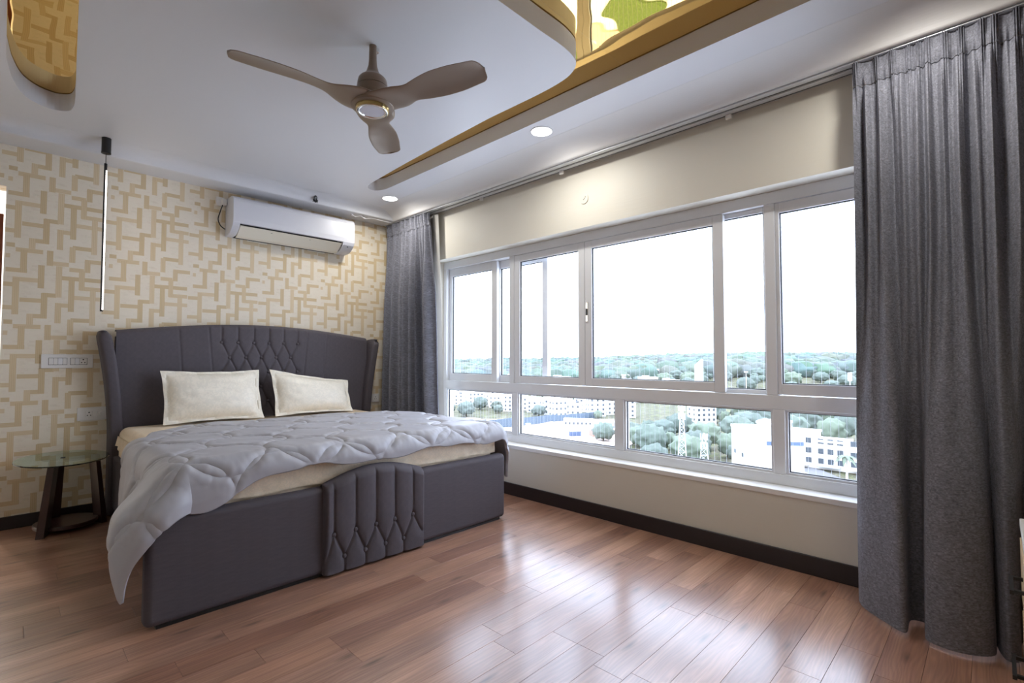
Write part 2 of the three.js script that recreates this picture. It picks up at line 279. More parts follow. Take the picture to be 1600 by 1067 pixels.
// ------------------------------------------------------------------ window
{
  const w = structure('window_1', null, null, 'wide white sliding window in two tiers looking over the city');
  const F0 = 0.12, F1 = 0.20;
  const fr = (n, z0, z1, y0, y1, x0 = F0, x1 = F1) => part(n, box(x0, x1, y0, y1, z0, z1, 0.004), M.pvc, w);
  fr('frame_head', WZ0, WZ1, 2.025, WY1, F0, 0.24); fr('frame_sill', WZ0, WZ1, WY0, 0.470); fr('transom', WZ0, WZ1, 0.835, 0.915, F0, 0.24);
  fr('frame_jamb', WZ0, 0.765, 0.470, 2.025); fr('frame_jamb', 4.90, WZ1, 0.470, 2.025);
  fr('mullion', 1.650, 1.708, 0.915, 2.025); fr('mullion', 3.742, 3.80, 0.915, 2.025);
  for (const [a, b] of [[1.683, 1.745], [2.722, 2.79], [3.772, 3.835]]) fr('mullion', a, b, 0.470, 0.835);
  const pane = (z0, z1, y0, y1, x, bead = 0.012, bx0 = x - 0.018) => {
    const gl = part('pane', box(x, x + 0.005, y0, y1, z0, z1), M.glass, w);
    const r = 0.005;
    part('gasket', merge([box(x - 0.004, x + 0.009, y0, y0 + r, z0, z1), box(x - 0.004, x + 0.009, y1 - r, y1, z0, z1), box(x - 0.004, x + 0.009, y0 + r, y1 - r, z0, z0 + r), box(x - 0.004, x + 0.009, y0 + r, y1 - r, z1 - r, z1)]), M.rubber, gl);
    if (bead) part('bead', merge([box(bx0, x - 0.004, y0 - bead, y0, z0 - bead, z1 + bead), box(bx0, x - 0.004, y1, y1 + bead, z0 - bead, z1 + bead), box(bx0, x - 0.004, y0, y1, z0 - bead, z0), box(bx0, x - 0.004, y0, y1, z1, z1 + bead)]), M.pvc, gl);
  };
  // lower fixed panes
  for (const [a, b] of [[0.778, 1.670], [1.758, 2.709], [2.803, 3.759], [3.848, 4.888]]) pane(a, b, 0.483, 0.822, 0.150, 0.013);
  // sliding sashes: stiles, rails and glass
  const sash = (z0, z1, y0, y1, x, l, r, t, b) => {
    const s = new THREE.Group(); s.name = 'sash'; w.add(s);
    for (const g of [['stile', box(x, x + 0.035, y0, y1, z0, z0 + l, 0.003)], ['stile', box(x, x + 0.035, y0, y1, z1 - r, z1, 0.003)], ['rail', box(x, x + 0.035, y0, y0 + b, z0 + l, z1 - r, 0.003)], ['rail', box(x, x + 0.035, y1 - t, y1, z0 + l, z1 - r, 0.003)]]) part(g[0], g[1], M.pvc, s);
    part('pane', box(x + 0.016, x + 0.021, y0 + b, y1 - t, z0 + l, z1 - r), M.glass, s);
    const k = 0.005, a0 = y0 + b, a1 = y1 - t, c0 = z0 + l, c1 = z1 - r;
    part('gasket', merge([box(x + 0.011, x + 0.026, a0, a0 + k, c0, c1), box(x + 0.011, x + 0.026, a1 - k, a1, c0, c1), box(x + 0.011, x + 0.026, a0 + k, a1 - k, c0, c0 + k), box(x + 0.011, x + 0.026, a0 + k, a1 - k, c1 - k, c1)]), M.rubber, s);
    return s;
  };
  sash(0.765, 1.452, 0.916, 2.0245, 0.158, 0.040, 0.070, 0.075, 0.066);
  sash(1.40, 2.02, 0.916, 2.0245, 0.2005, 0.055, 0.060, 0.072, 0.059);
  const s3 = sash(1.712, 2.4555, 0.918, 2.022, 0.122, 0.060, 0.060, 0.058, 0.060);
  const s4 = sash(2.4585, 3.505, 0.918, 2.022, 0.122, 0.062, 0.064, 0.058, 0.060);
  sash(3.42, 3.7415, 0.916, 2.0245, 0.160, 0.070, 0.016, 0.030, 0.024);
  sash(3.80, 4.90, 0.918, 2.022, 0.128, 0.022, 0.05, 0.058, 0.062);
  // sliding handle on the meeting stile
  part('handle_plate', box(0.114, 0.123, 1.405, 1.555, 2.468, 2.492, 0.003), M.chrome, s4); part('handle_grip', box(0.108, 0.115, 1.455, 1.505, 2.475, 2.485, 0.002), M.darkgrey, s4);
  // steel safety wires outside
  const wires = thing('safety_grille', 'row of thin vertical steel wires strung outside the window', 'grille', [0.285, 0, 0]);
  const wg = new THREE.CylinderGeometry(0.0009, 0.0009, WY1 - 0.36, 5);
  for (let z = 0.75; z < 4.93; z += 0.0385) { const m = part('wire', wg, M.wire, wires); m.position.set(0, (WY1 + 0.38) / 2, z); }
  part('wire_channel', box(-0.012, 0.012, 0.38, 0.395, 0.73, 4.94), M.alu, wires); part('wire_channel', box(-0.012, 0.012, 2.08, 2.095, 0.73, 4.94), M.alu, wires);
}

// ------------------------------------------------------------------ curtain tracks and curtains
for (const [x0, x1, txt] of [[-0.152, -0.100, 'white curtain track nearer the room carrying the grey curtains'], [-0.092, -0.040, 'white curtain track nearer the window wall']]) {
  const t = thing('curtain_track', txt, 'curtain track', [0, 0, 0]);
  part('rail', box(x0, x1, 2.545, 2.563, 0.04, 5.4, 0.002), M.alu, t);
  part('slot', box((x0 + x1) / 2 + 0.012, (x0 + x1) / 2 + 0.018, 2.5435, 2.5455, 0.04, 5.4), M.rubber, t);
  part('slot', box(x1 - 0.001, x1 + 0.0008, 2.5452, 2.5628, 0.04, 5.4), M.rubber, t);
  for (const z of [1.42, 2.33, 3.57]) part('bracket', box(x0 - 0.0015, x1, 2.553, 2.5635, z, z + 0.03, 0.001), M.chrome, t);
  if (x1 > -0.06) for (const z of [1.46, 2.36, 3.6]) part('end_glider', box(x1 - 0.025, x1 - 0.006, 2.52, 2.545, z, z + 0.035, 0.004), M.plate, t);
}
function wavePleats(s, n, phase, k) { const f = s * n + 0.22 * Math.sin(s * 9.1 + phase) + 0.12 * Math.sin(s * 23 + phase * 2); const t = f - Math.floor(f); const c = Math.cos(t * 2 * Math.PI); return Math.sign(c) * Math.pow(Math.abs(c), k); }
{ // left curtain, drawn to the corner
  const c = thing('curtain', 'grey pleated curtain drawn to the corner behind the bed', 'curtain', [0, 0, 0], 0);
  const fn = (hy0, hy1) => (u, v) => {
    const y = lerp(hy0, hy1, v), h = Math.max(0, (2.535 - y) / 2.5);                              // 0 top, 1 floor
    const z0 = lerp(0.075, 0.06, h), z1 = lerp(0.80, 0.985, Math.pow(h, 0.9)), z = lerp(z0, z1, u);
    const big = wavePleats(u, 7.3, 1.3, 0.75), fine = wavePleats(u, 20, 0.7, 0.9);
    const pinch = Math.exp(-Math.pow((y - 2.43) / 0.025, 2));
    const amp = lerp(0.010, 0.052, sstep(0.03, 0.35, h)), fa = lerp(0.016, 0.006, sstep(0.04, 0.35, h)) * (1 - 0.5 * pinch);
    const x = -0.125 - 0.03 * sstep(0, 1, h) + amp * big + fa * fine + 0.012 * N(u * 5, h * 2.4, 3) * h;
    return [x, y, z + 0.018 * amp / 0.052 * Math.sin(u * 7.3 * 6.28 + 1)];
  };
  part('drape', grid(260, 60, fn(2.44, 0.035), 2.2, 2.5), M.curtain, c);
  part('heading', grid(260, 8, (u, v) => { const p = fn(2.54, 2.425)(u, v); p[0] -= 0.009; return p; }, 2.2, 0.1), M.curtain, c);
  const l = thing('curtain_lining', 'pale lining curtain edge beside the left grey curtain', 'curtain', [0, 0, 0]);
  part('drape', grid(80, 40, (u, v) => { const y = lerp(2.535, 0.04, v), h = v; return [-0.062 + 0.010 * Math.sin(u * 32) + 0.004 * Math.sin(h * 5), y, lerp(0.10, lerp(0.855, 1.0, h), u)]; }, 1, 2.5), M.lining, l);
}
{ // right curtain
  const c = thing('curtain', 'large grey pinch-pleated curtain hanging at the right side of the window', 'curtain', [0, 0, 0], 0);
  // plan of the hem, from its left edge to the right
  const hem = new THREE.CatmullRomCurve3([[-0.205, 4.22], [-0.26, 4.245], [-0.345, 4.33], [-0.395, 4.405], [-0.25, 4.415], [-0.24, 4.455], [-0.40, 4.475], [-0.425, 4.53], [-0.415, 4.60], [-0.36, 4.665], [-0.27, 4.672], [-0.33, 4.685], [-0.37, 4.705], [-0.345, 4.735], [-0.25, 4.735], [-0.16, 4.75], [-0.20, 4.79], [-0.15, 4.84], [-0.19, 4.89], [-0.13, 4.95]].map(([x, z]) => new THREE.Vector3(x, 0, z)), false, 'centripetal');
  const hemPts = hem.getSpacedPoints(600);
  const pl = [0.02, 0.13, 0.215, 0.30, 0.345, 0.39, 0.47, 0.545, 0.635, 0.69, 0.78, 0.87, 0.95];          // pinch places
  const near = (u) => { let d = 9; for (const p of pl) d = Math.min(d, Math.abs(u - p)); return d; };
  const head = (u, y) => { const d = near(u), k = Math.exp(-Math.pow(d / 0.016, 2)); const fin = Math.cos(u * 2 * Math.PI * 95) * 0.5 + 0.5; return -0.026 * k * (0.35 + 0.65 * fin) * lerp(0.75, 1.25, clamp((y - 2.44) / 0.1)) - 0.008 * Math.cos(u * 29); };
  const folds = (u, h) => {
    const a = wavePleats(u, 6.2, 0.4 + 0.15 * h, 0.8), b = wavePleats(u, 13.1, 2.1 + 0.1 * h, 0.8), c3 = wavePleats(u, 27, 0.9, 1);
    return 0.020 * a * sstep(0.0, 0.25, h) + 0.024 * b * sstep(0.01, 0.10, h) * (1 - 0.6 * sstep(0.3, 0.9, h)) + 0.007 * c3 * sstep(0.005, 0.05, h) * (1 - sstep(0.12, 0.5, h)) + 0.010 * N(u * 14, h * 3, 1.5) * sstep(0.05, 0.3, h);
  };
  const fn = (y0, y1) => (u, v) => {
    const y = lerp(y0, y1, v), h = Math.max(0, (2.54 - y) / 2.51), q = hemPts[Math.round(u * 600)];
    const zt = lerp(4.235, 4.95, u), k = Math.pow(sstep(0, 1, h), 0.8), low = sstep(0.25, 1, h);
    const pinchY = Math.exp(-Math.pow((y - 2.432) / 0.02, 2));
    const d = near(u), kp = Math.exp(-Math.pow(d / 0.012, 2));
    const x = -0.125 + head(u, y) * (1 - sstep(0.04, 0.16, h)) + 0.010 * pinchY * (1 - kp) - folds(u, h) * (1 - 0.6 * low);
    return [lerp(x, q.x, low) - 0.05 * k * (1 - low), y, lerp(zt, q.z, low)];
  };
  part('drape', grid(420, 90, fn(2.435, 0.014), 2.4, 2.4), M.curtain, c);
  part('heading', grid(420, 10, (u, v) => { const p = fn(2.545, 2.435)(u, v); p[0] -= 0.005; return p; }, 2.4, 0.11), M.curtain, c);
  const t = thing('curtain_tieback', 'dark grey tieback strap hanging on the wall beside the left curtain', 'tieback', [-0.110, 0, 0.035]);
  part('hook', tube([[0, 0.985, -0.035], [0, 0.985, 0.0], [0.006, 0.975, 0.01], [0.004, 0.962, 0.004]], 0.005, 20, 6), M.alu, t);
  part('strap', thickSheet(6, 30, (u, v) => [lerp(-0.028, 0.022, u) + 0.045 * v, lerp(0.955, 0.45, v) + 0.006 * Math.sin(u * 3.1), 0.004 + 0.006 * Math.sin(v * 6)], 0.006), M.darkgrey, t);
}

// ------------------------------------------------------------------ ceiling lights
[[0.665, 'round recessed downlight nearest the corner with the papered wall'], [2.58, 'round recessed downlight in the border strip above the middle of the window'], [4.5, 'round recessed downlight above the right curtain']].forEach(([z, label]) => {
  const x = z < 1 ? -0.475 : -0.52, d = thing('downlight', label, 'downlight', [x, P, z], 0, 'recessed downlights along the window');
  part('bezel', new THREE.TorusGeometry(0.070, 0.005, 8, 40).rotateX(Math.PI / 2), M.white, d);
  part('diffuser', cyl(0, -0.004, 0.001, 0, 0.067, 0.067, 40), M.lamp, d);
  const L = new THREE.RectAreaLight(lin(1, 0.975, 0.92), 210, 0.12, 0.12); L.position.set(x, P - 0.008, z); L.lookAt(x, 0, z); scene.add(L);
});
{ // LED stick pendant
  const p = thing('pendant_light', 'slim black LED stick pendant hanging left of the bed', 'pendant light', [-2.516, 0, 0.382]);
  part('canopy', cyl(0, 2.53, P, 0, 0.026, 0.026, 40), M.black, p); part('canopy_rim', cyl(0, 2.524, 2.532, 0, 0.027, 0.027, 40), M.black, p);
  part('cord', cyl(0, 2.455, 2.53, 0, 0.0022, 0.0022, 8), M.black, p);
  part('cap', cyl(0, 2.408, 2.455, 0, 0.0085, 0.0085, 20), M.black, p);
  part('rod', box(-0.0085, 0.0005, 1.452, 2.41, -0.0075, 0.0075, 0.002), M.black, p);
  part('led_strip', box(0.0005, 0.0085, 1.455, 2.408, -0.0065, 0.0065, 0.003), M.led, p);
  part('end_cap', box(-0.0085, 0.0085, 1.444, 1.454, -0.0075, 0.0075, 0.002), M.black, p);
  const L = new THREE.RectAreaLight(lin(1, 0.93, 0.88), 24, 0.012, 0.95); L.position.set(-2.516 + 0.0105, 1.93, 0.382); L.lookAt(0, 1.93, 0.382); scene.add(L);
}
// ------------------------------------------------------------------ ceiling fan
{
  const f = thing('ceiling_fan', 'taupe three-blade ceiling fan with a round light in its hub', 'ceiling fan', [-1.765, 0, 2.584]);
  const lathe = (pts, n = 48) => new THREE.LatheGeometry(pts.map((p) => new THREE.Vector2(...p)), n);
  part('rod', cyl(0, 2.545, P, 0, 0.0175, 0.0175, 24), M.taupe, f);
  part('rod_bracket', box(-0.004, 0.03, 2.603, 2.626, -0.012, 0.012, 0.004), M.chrome, f);
  part('canopy', lathe([[0.018, 2.60], [0.0185, 2.56], [0.021, 2.53], [0.030, 2.50], [0.043, 2.482], [0.058, 2.472], [0.066, 2.462], [0.070, 2.445], [0.0715, 2.428], [0.0715, 2.427]]), M.taupe, f);
  part('motor_housing', lathe([[0.069, 2.426], [0.0725, 2.424], [0.075, 2.395], [0.0755, 2.36], [0.06, 2.35], [0.0, 2.35]]), M.taupe, f);
  // one moulded three-blade rotor: each blade a twisted, cambered loft blending into the hub
  const hub = lathe([[0.0, 2.372], [0.07, 2.371], [0.095, 2.360], [0.102, 2.342], [0.098, 2.326], [0.0, 2.322]]);
  part('hub', hub, M.taupe, f);
  const blade = grid(40, 60, (u, v) => {
    const r = lerp(0.045, 0.612, v), a = u * 2 * Math.PI;
    const w = (0.098 * (1 - sstep(0.0, 0.34, v)) + 0.050 * sstep(0.0, 0.25, v) + 0.028 * sstep(0.2, 0.62, v) - 0.014 * sstep(0.7, 1, v)) * Math.sqrt(Math.max(0, 1 - Math.pow(clamp((v - 0.92) / 0.08), 2.6)));
    const th = lerp(0.017, 0.0045, sstep(0.02, 0.4, v)) * (v > 0.97 ? Math.sqrt(Math.max(0, 1 - Math.pow((v - 0.97) / 0.03, 2))) : 1);
    const tw = lerp(-0.05, 0.24, sstep(0.05, 0.45, v)) - 0.04 * sstep(0.5, 1, v), cx = w * Math.cos(a), cy = th * Math.sin(a) + 0.010 * sstep(0.2, 0.6, v) * (1 - Math.pow(Math.cos(a), 2));
    const sweep = -0.008 * Math.sin(v * Math.PI);
    const Z = cx * Math.cos(tw) - cy * Math.sin(tw) + sweep, Y = cx * Math.sin(tw) + cy * Math.cos(tw) + 2.348 + 0.012 * sstep(0.1, 0.6, v);
    return [r, Y, Z];
  }, 1, 1, true);
  for (const a of [188, 310, 71]) { const b = part('blade', blade, M.taupe, f); b.rotation.y = -a * Math.PI / 180; }
  part('lens_ring', lathe([[0.062, 2.325], [0.0625, 2.310], [0.070, 2.307], [0.0775, 2.309], [0.079, 2.325]]), M.brass, f);
  part('lens_bezel', lathe([[0.0585, 2.314], [0.0605, 2.305], [0.069, 2.3045], [0.072, 2.3075]]), M.chrome, f);
  part('lens', lathe([[0.0, 2.306], [0.05, 2.307], [0.0595, 2.310]]), M.fanLens, f);
}
// ------------------------------------------------------------------ air conditioner
{
  const X0 = -1.672, X1 = -0.588, a = thing('air_conditioner', 'white split air conditioner on the papered wall', 'air conditioner', [0, 0, 0]);
  const top = [[0.002, 2.487], [0.16, 2.487], [0.185, 2.480], [0.204, 2.462], [0.212, 2.44], [0.214, 2.30], [0.210, 2.258]];
  const low = [[0.195, 2.232], [0.165, 2.205], [0.125, 2.182], [0.09, 2.172], [0.002, 2.168]];
  const mk = (pts, x0, x1) => { const g = extrudeXY(pts.map(([z, y]) => [-z, y]), x0, x1); g.rotateY(Math.PI / 2); return g; };
  // ends are whole, the middle is cut open for the outlet
  part('end_panel', mk([...top, ...low], X0, X0 + 0.055), M.acWhite, a); part('end_panel', mk([...top, ...low], X1 - 0.115, X1), M.acWhite, a);
  part('front_panel', mk([...top, [0.19, 2.256], [0.10, 2.30], [0.002, 2.30]], X0 + 0.055, X1 - 0.115), M.acWhite, a);
  part('outlet_back', mk([[0.002, 2.30], [0.10, 2.30], [0.06, 2.24], [0.05, 2.172], [0.002, 2.168]], X0 + 0.055, X1 - 0.115), M.darkgrey, a);
  const flap = part('flap', mk([[0.192, 2.240], [0.188, 2.245], [0.085, 2.178], [0.062, 2.166], [0.068, 2.160], [0.098, 2.170]], X0 + 0.062, X1 - 0.122), M.ivory, a); flap.userData.label = 'cream open air flap';
  for (const x of [-1.36, -1.02, -0.715]) part('flap_hinge', box(x, x + 0.012, 2.225, 2.26, 0.15, 0.175, 0.002), M.darkgrey, a);
  part('sensor_window', new THREE.CylinderGeometry(0.007, 0.007, 0.003, 20).rotateX(Math.PI / 2 - 0.7).translate(X1 - 0.06, 2.218, 0.186), M.black, a);
  const b = thing('air_conditioner_socket', 'white junction box and black power lead beside the air conditioner', 'socket', [0, 0, 0]);
  part('socket_box', box(-1.752, -1.69, 2.418, 2.494, 0.001, 0.032, 0.004), M.plate, b); part('plug', box(-1.715, -1.678, 2.425, 2.478, 0.032, 0.062, 0.006), M.plate, b);
  part('lead', tube([[-1.708, 2.425, 0.045], [-1.725, 2.36, 0.04], [-1.735, 2.30, 0.03], [-1.715, 2.25, 0.03], [-1.68, 2.225, 0.03]], 0.0045, 30, 8), M.black, b);
}
// ------------------------------------------------------------------ loose wires on the ceiling edge, blanking plate on the window wall
{
  const b = thing('wire_bundle', 'black tangle of cable ends hanging from the ceiling edge above the air conditioner', 'wires', [-1.02, 2.60, 0.29]);
  for (let i = 0; i < 6; i++) { const q = () => rr(-0.018, 0.018); part('cable_end', tube([[q() * 0.5, 0.02, q() * 0.4], [q(), -0.005, q()], [q(), -0.028, q()], [q() * 1.5, -0.045, q()]], 0.0028, 14, 6), i % 2 ? M.black : M.darkgrey, b); }
  for (const [dx, dy] of [[0.004, -0.045], [-0.01, -0.03], [0.016, -0.034]]) part('connector', new THREE.SphereGeometry(0.007, 12, 8).translate(dx, dy, 0.005), M.black, b);
  const h = thing('white_cable', 'white cable looped along the cove underside near the left curtain', 'cable', [0, 0, 0]);
  part('lead', tube([[-0.62, 2.549, 0.20], [-0.56, 2.540, 0.17], [-0.52, 2.551, 0.20], [-0.46, 2.540, 0.17], [-0.40, 2.551, 0.20], [-0.30, 2.545, 0.21], [-0.22, 2.543, 0.22], [-0.17, 2.548, 0.20]], 0.004, 60, 6), M.white, h);
  for (const x of [-0.60, -0.47]) part('clip', box(x - 0.012, x + 0.012, 2.538, 2.554, 0.172, 0.184, 0.003), M.white, h);
  const p = thing('blanking_plate', 'small round cream cover plate on the window wall above the window', 'cover plate', [0, 2.305, 2.547]);
  part('disc', new THREE.CylinderGeometry(0.036, 0.038, 0.006, 40).rotateZ(Math.PI / 2).translate(-0.003, 0, 0), M.cream, p);
  for (const [y, z] of [[0.012, 0.014], [-0.004, -0.002], [0.004, 0.006]]) part('screw', new THREE.CylinderGeometry(0.003, 0.003, 0.002, 10).rotateZ(Math.PI / 2).translate(-0.007, y, z), M.darkgrey, p);
}
// ------------------------------------------------------------------ switch plates
function plate(name, label, x0, x1, y0, y1, mods) {
  const s = thing(name, label, 'switch plate', [x0, y0, 0.001]); const w = x1 - x0, h = y1 - y0;
  part('cover', box(0, w, 0, h, 0, 0.011, 0.004), M.plate, s);
  for (const [kind, a, b, off = 0] of mods) {
    if (kind === 'frame') part('module_frame', box(a, b, h * 0.24, h * 0.75, 0.010, 0.0118), M.darkgrey, s);
    if (kind === 'switch') part('switch', box(a, b, h * 0.26, h * 0.73, 0.010, 0.0145 + off, 0.002), off ? M.white : M.plate, s);
    if (kind === 'socket') { const k = part('socket_module', box(a, b, h * 0.26, h * 0.73, 0.010, 0.0135, 0.002), M.plate, s), c = (a + b) / 2; for (const [dx, dy, r] of [[0, 0.62, 0.0042], [-0.009, 0.40, 0.0034], [0.009, 0.40, 0.0034]]) part('pin_hole', new THREE.CylinderGeometry(r, r, 0.002, 14).rotateX(Math.PI / 2).translate(c + dx, h * dy, 0.0135), M.hole, k); }
    if (kind === 'knob') { part('regulator', box(a, b, h * 0.26, h * 0.73, 0.010, 0.0135, 0.002), M.plate, s); part('regulator_knob', new THREE.CylinderGeometry(0.011, 0.013, 0.016, 24).rotateX(Math.PI / 2).translate((a + b) / 2, h * 0.5, 0.02), M.plate, s); }
  }
}
plate('switch_plate', 'long white switch plate on the papered wall above the side table', -2.790, -2.515, 1.058, 1.156, [['frame', 0.037, 0.135], ['switch', 0.039, 0.062], ['switch', 0.063, 0.086], ['switch', 0.087, 0.110, 0.003], ['switch', 0.111, 0.133], ['frame', 0.150, 0.243], ['switch', 0.152, 0.175], ['switch', 0.176, 0.199, 0.003], ['socket', 0.200, 0.241]]);
plate('switch_plate', 'lower white socket plate partly hidden by the headboard wing', -2.594, -2.40, 0.680, 0.775, [['socket', 0.045, 0.085], ['switch', 0.087, 0.110], ['knob', 0.112, 0.152], ['switch', 0.154, 0.176]]);
plate('socket_plate', 'small white socket on the papered wall right of the headboard', -0.270, -0.180, 0.672, 0.760, [['socket', 0.025, 0.066]]);

// ------------------------------------------------------------------ bed
const segDist = (px, py, ax, ay, bx, by) => { const dx = bx - ax, dy = by - ay, t = clamp(((px - ax) * dx + (py - ay) * dy) / (dx * dx + dy * dy)); return Math.hypot(px - ax - t * dx, py - ay - t * dy); };
{
  const b = thing('bed', 'dark grey upholstered bed with winged tufted headboard', 'bed', [0, 0, 0]);
  const XC = -1.395, HW = 1.0;                                       // headboard centre and half width
  const topY = (x) => 1.335 + 0.083 * Math.cos(clamp((x - XC) / 1.02, -1, 1) * Math.PI / 2);
  const bx = (k) => -1.711 + 0.125 * k, rows = [1.262, 1.136, 1.010, 0.884, 0.758, 0.632];
  const buttons = []; rows.forEach((y, r) => { const n = r % 2 ? 5 : 6; for (let k = 0; k < n; k++) buttons.push([bx(k) + (r % 2 ? 0.0625 : 0), y, r]); });
  const seams = [];
  buttons.forEach(([x, y, r]) => { for (const s of [-1, 1]) { const t = buttons.find((q) => q[2] === r + 1 && Math.abs(q[0] - x - s * 0.0625) < 0.01); if (t) seams.push([x, y, t[0], t[1]]); } if (r === 0) seams.push([x, y, x, 1.5]); });
  const side = [[-2.02, -1.985], [-1.815, -1.772], [-0.985, -1.025], [-0.80, -0.835]];
  side.forEach(([a, c]) => seams.push([a, 1.45, c, 1.0], [c, 1.0, c, 0.4]));
  const relief = (x, y) => {
    let d = 9; for (const s of seams) d = Math.min(d, segDist(x, y, ...s));
    let q = 9; for (const t of buttons) q = Math.min(q, Math.hypot(x - t[0], y - t[1]));
    const tuft = sstep(-1.80, -1.72, x) * (1 - sstep(-1.07, -1.0, x));
    return -0.0075 * Math.exp(-Math.pow(d / 0.0065, 2)) * (0.6 + 0.4 * tuft) - 0.0035 * Math.exp(-Math.pow(d / 0.022, 2)) * tuft - 0.010 * Math.exp(-Math.pow(q / 0.020, 2));
  };
  part('headboard', grid(330, 180, (u, v) => {
    const x = lerp(XC - HW - 0.005, XC + HW + 0.005, u), ty = topY(x), e = clamp((v - 0.93) / 0.07);            // roll over the top edge
    if (v > 0.93) { const a = e * Math.PI * 0.75, r = 0.035; return [x, ty - r + r * Math.sin(a), 0.115 - r + r * Math.cos(a) + (1 - e) * relief(x, ty - r) - 0.02 * e * e]; }
    const y = lerp(0.05, ty - 0.035, v / 0.93); return [x, y, 0.115 + relief(x, y)];
  }, 2, 1.4), M.bed, b);
  part('headboard_core', box(XC - HW, XC + HW, 0.02, 1.29, 0.014, 0.075), M.bed, b);
  const btn = new THREE.SphereGeometry(0.0125, 14, 8).scale(1, 1, 0.6);
  for (const [x, y] of buttons) { const m = part('button', btn, M.bed, b); m.position.set(x, y, 0.105); }
  for (const s of [-1, 1]) part('wing', grid(36, 40, (u, v) => {
    const a = u * 2 * Math.PI, y = lerp(0.012, 1.322, v), fl = 0.085 * Math.pow(clamp((y - 0.55) / 0.77), 1.7);
    const e = v > 0.95 ? Math.sqrt(Math.max(0, 1 - Math.pow((v - 0.95) / 0.05, 2))) : 1, w = 0.041 * (0.55 + 0.45 * e), d = (0.076 + 0.014 * sstep(0.3, 0.9, v)) * (0.75 + 0.25 * e);
    const sg = (t, k) => Math.sign(t) * Math.pow(Math.abs(t), k);
    return [XC + s * (HW - 0.005 + fl) + w * sg(Math.cos(a), 0.55), y + (e < 1 ? 0 : 0), 0.014 + d + d * sg(Math.sin(a), 0.45) + 0.0];
  }, 0.4, 1.3, true), M.bed, b).name = 'wing';
  for (const s of [-1, 1]) { const y = 1.322, fl = 0.085; part('wing_top', new THREE.SphereGeometry(1, 20, 10).scale(0.0225, 0.008, 0.088).translate(XC + s * (HW - 0.005 + fl), y - 0.002, 0.105), M.bed, b); }
  // footboard with tufted centre panel
  part('footboard', box(-2.545, -0.465, 0.012, 0.455, 2.112, 2.19, 0.03, 5), M.bed, b);
  part('foot_glide', box(-2.50, -0.51, 0.0, 0.014, 2.125, 2.175), M.black, b);
  const px0 = -1.800, px1 = -1.178, pc = -1.489, ptop = (x) => 0.462 + 0.072 * Math.pow(Math.cos(clamp((x - pc) / 0.33, -1, 1) * Math.PI / 2), 1.0);
  const up = [-1.748, -1.626, -1.504, -1.383, -1.261].map((x) => [x, 0.209]), dn = [-1.689, -1.567, -1.443, -1.325].map((x) => [x, 0.086]);
  const ps = []; up.forEach(([x, y], i) => { ps.push([x, y, x - 0.004, 0.6]); if (dn[i]) ps.push([x, y, ...dn[i]]); if (dn[i - 1]) ps.push([x, y, ...dn[i - 1]]); }); dn.forEach(([x, y]) => ps.push([x, y, x, 0]));
  ps.push([-1.748, 0.209, -1.795, 0.06], [-1.261, 0.209, -1.20, 0.10]);
  const prel = (x, y) => { let d = 9, q = 9; for (const s of ps) d = Math.min(d, segDist(x, y, ...s)); for (const t of [...up, ...dn]) q = Math.min(q, Math.hypot(x - t[0], y - t[1])); return 0.012 - 0.008 * Math.exp(-Math.pow(d / 0.006, 2)) - 0.007 * Math.exp(-Math.pow(d / 0.026, 2)) - 0.010 * Math.exp(-Math.pow(q / 0.018, 2)); };
  part('tufted_panel', grid(150, 120, (u, v) => {
    const x = lerp(px0, px1, u), ty = ptop(x), eu = Math.min(u, 1 - u), round = Math.sqrt(clamp(1 - Math.pow(1 - clamp(eu / 0.035), 2)));
    if (v > 0.85) { const a = (v - 0.85) / 0.15 * Math.PI, r = 0.045; return [x, ty - r + r * Math.sin(a), 2.175 - 0.005 + (0.045) * Math.cos(a) * (0.3 + 0.7 * round) + (v < 0.9 ? prel(x, ty - r) * (0.9 - v) / 0.05 : 0)]; }
    const y = lerp(0.014, ty - 0.045, v / 0.85); return [x, y, 2.190 + (0.025 + prel(x, y)) * round];
  }, 0.6, 0.5), M.bed, b);
  for (const [x, y] of [...up, ...dn]) { const m = part('button', btn, M.bed, b); m.position.set(x, y, 2.2125); }
  // side rails and the hidden platform
  for (const [x0, x1] of [[-2.405, -2.345], [-0.565, -0.505]]) part('side_rail', box(x0, x1, 0.06, 0.43, 0.12, 2.12, 0.015, 3), M.bed, b);
  part('platform', box(-2.345, -0.565, 0.25, 0.36, 0.12, 2.11), M.darkgrey, b);
}
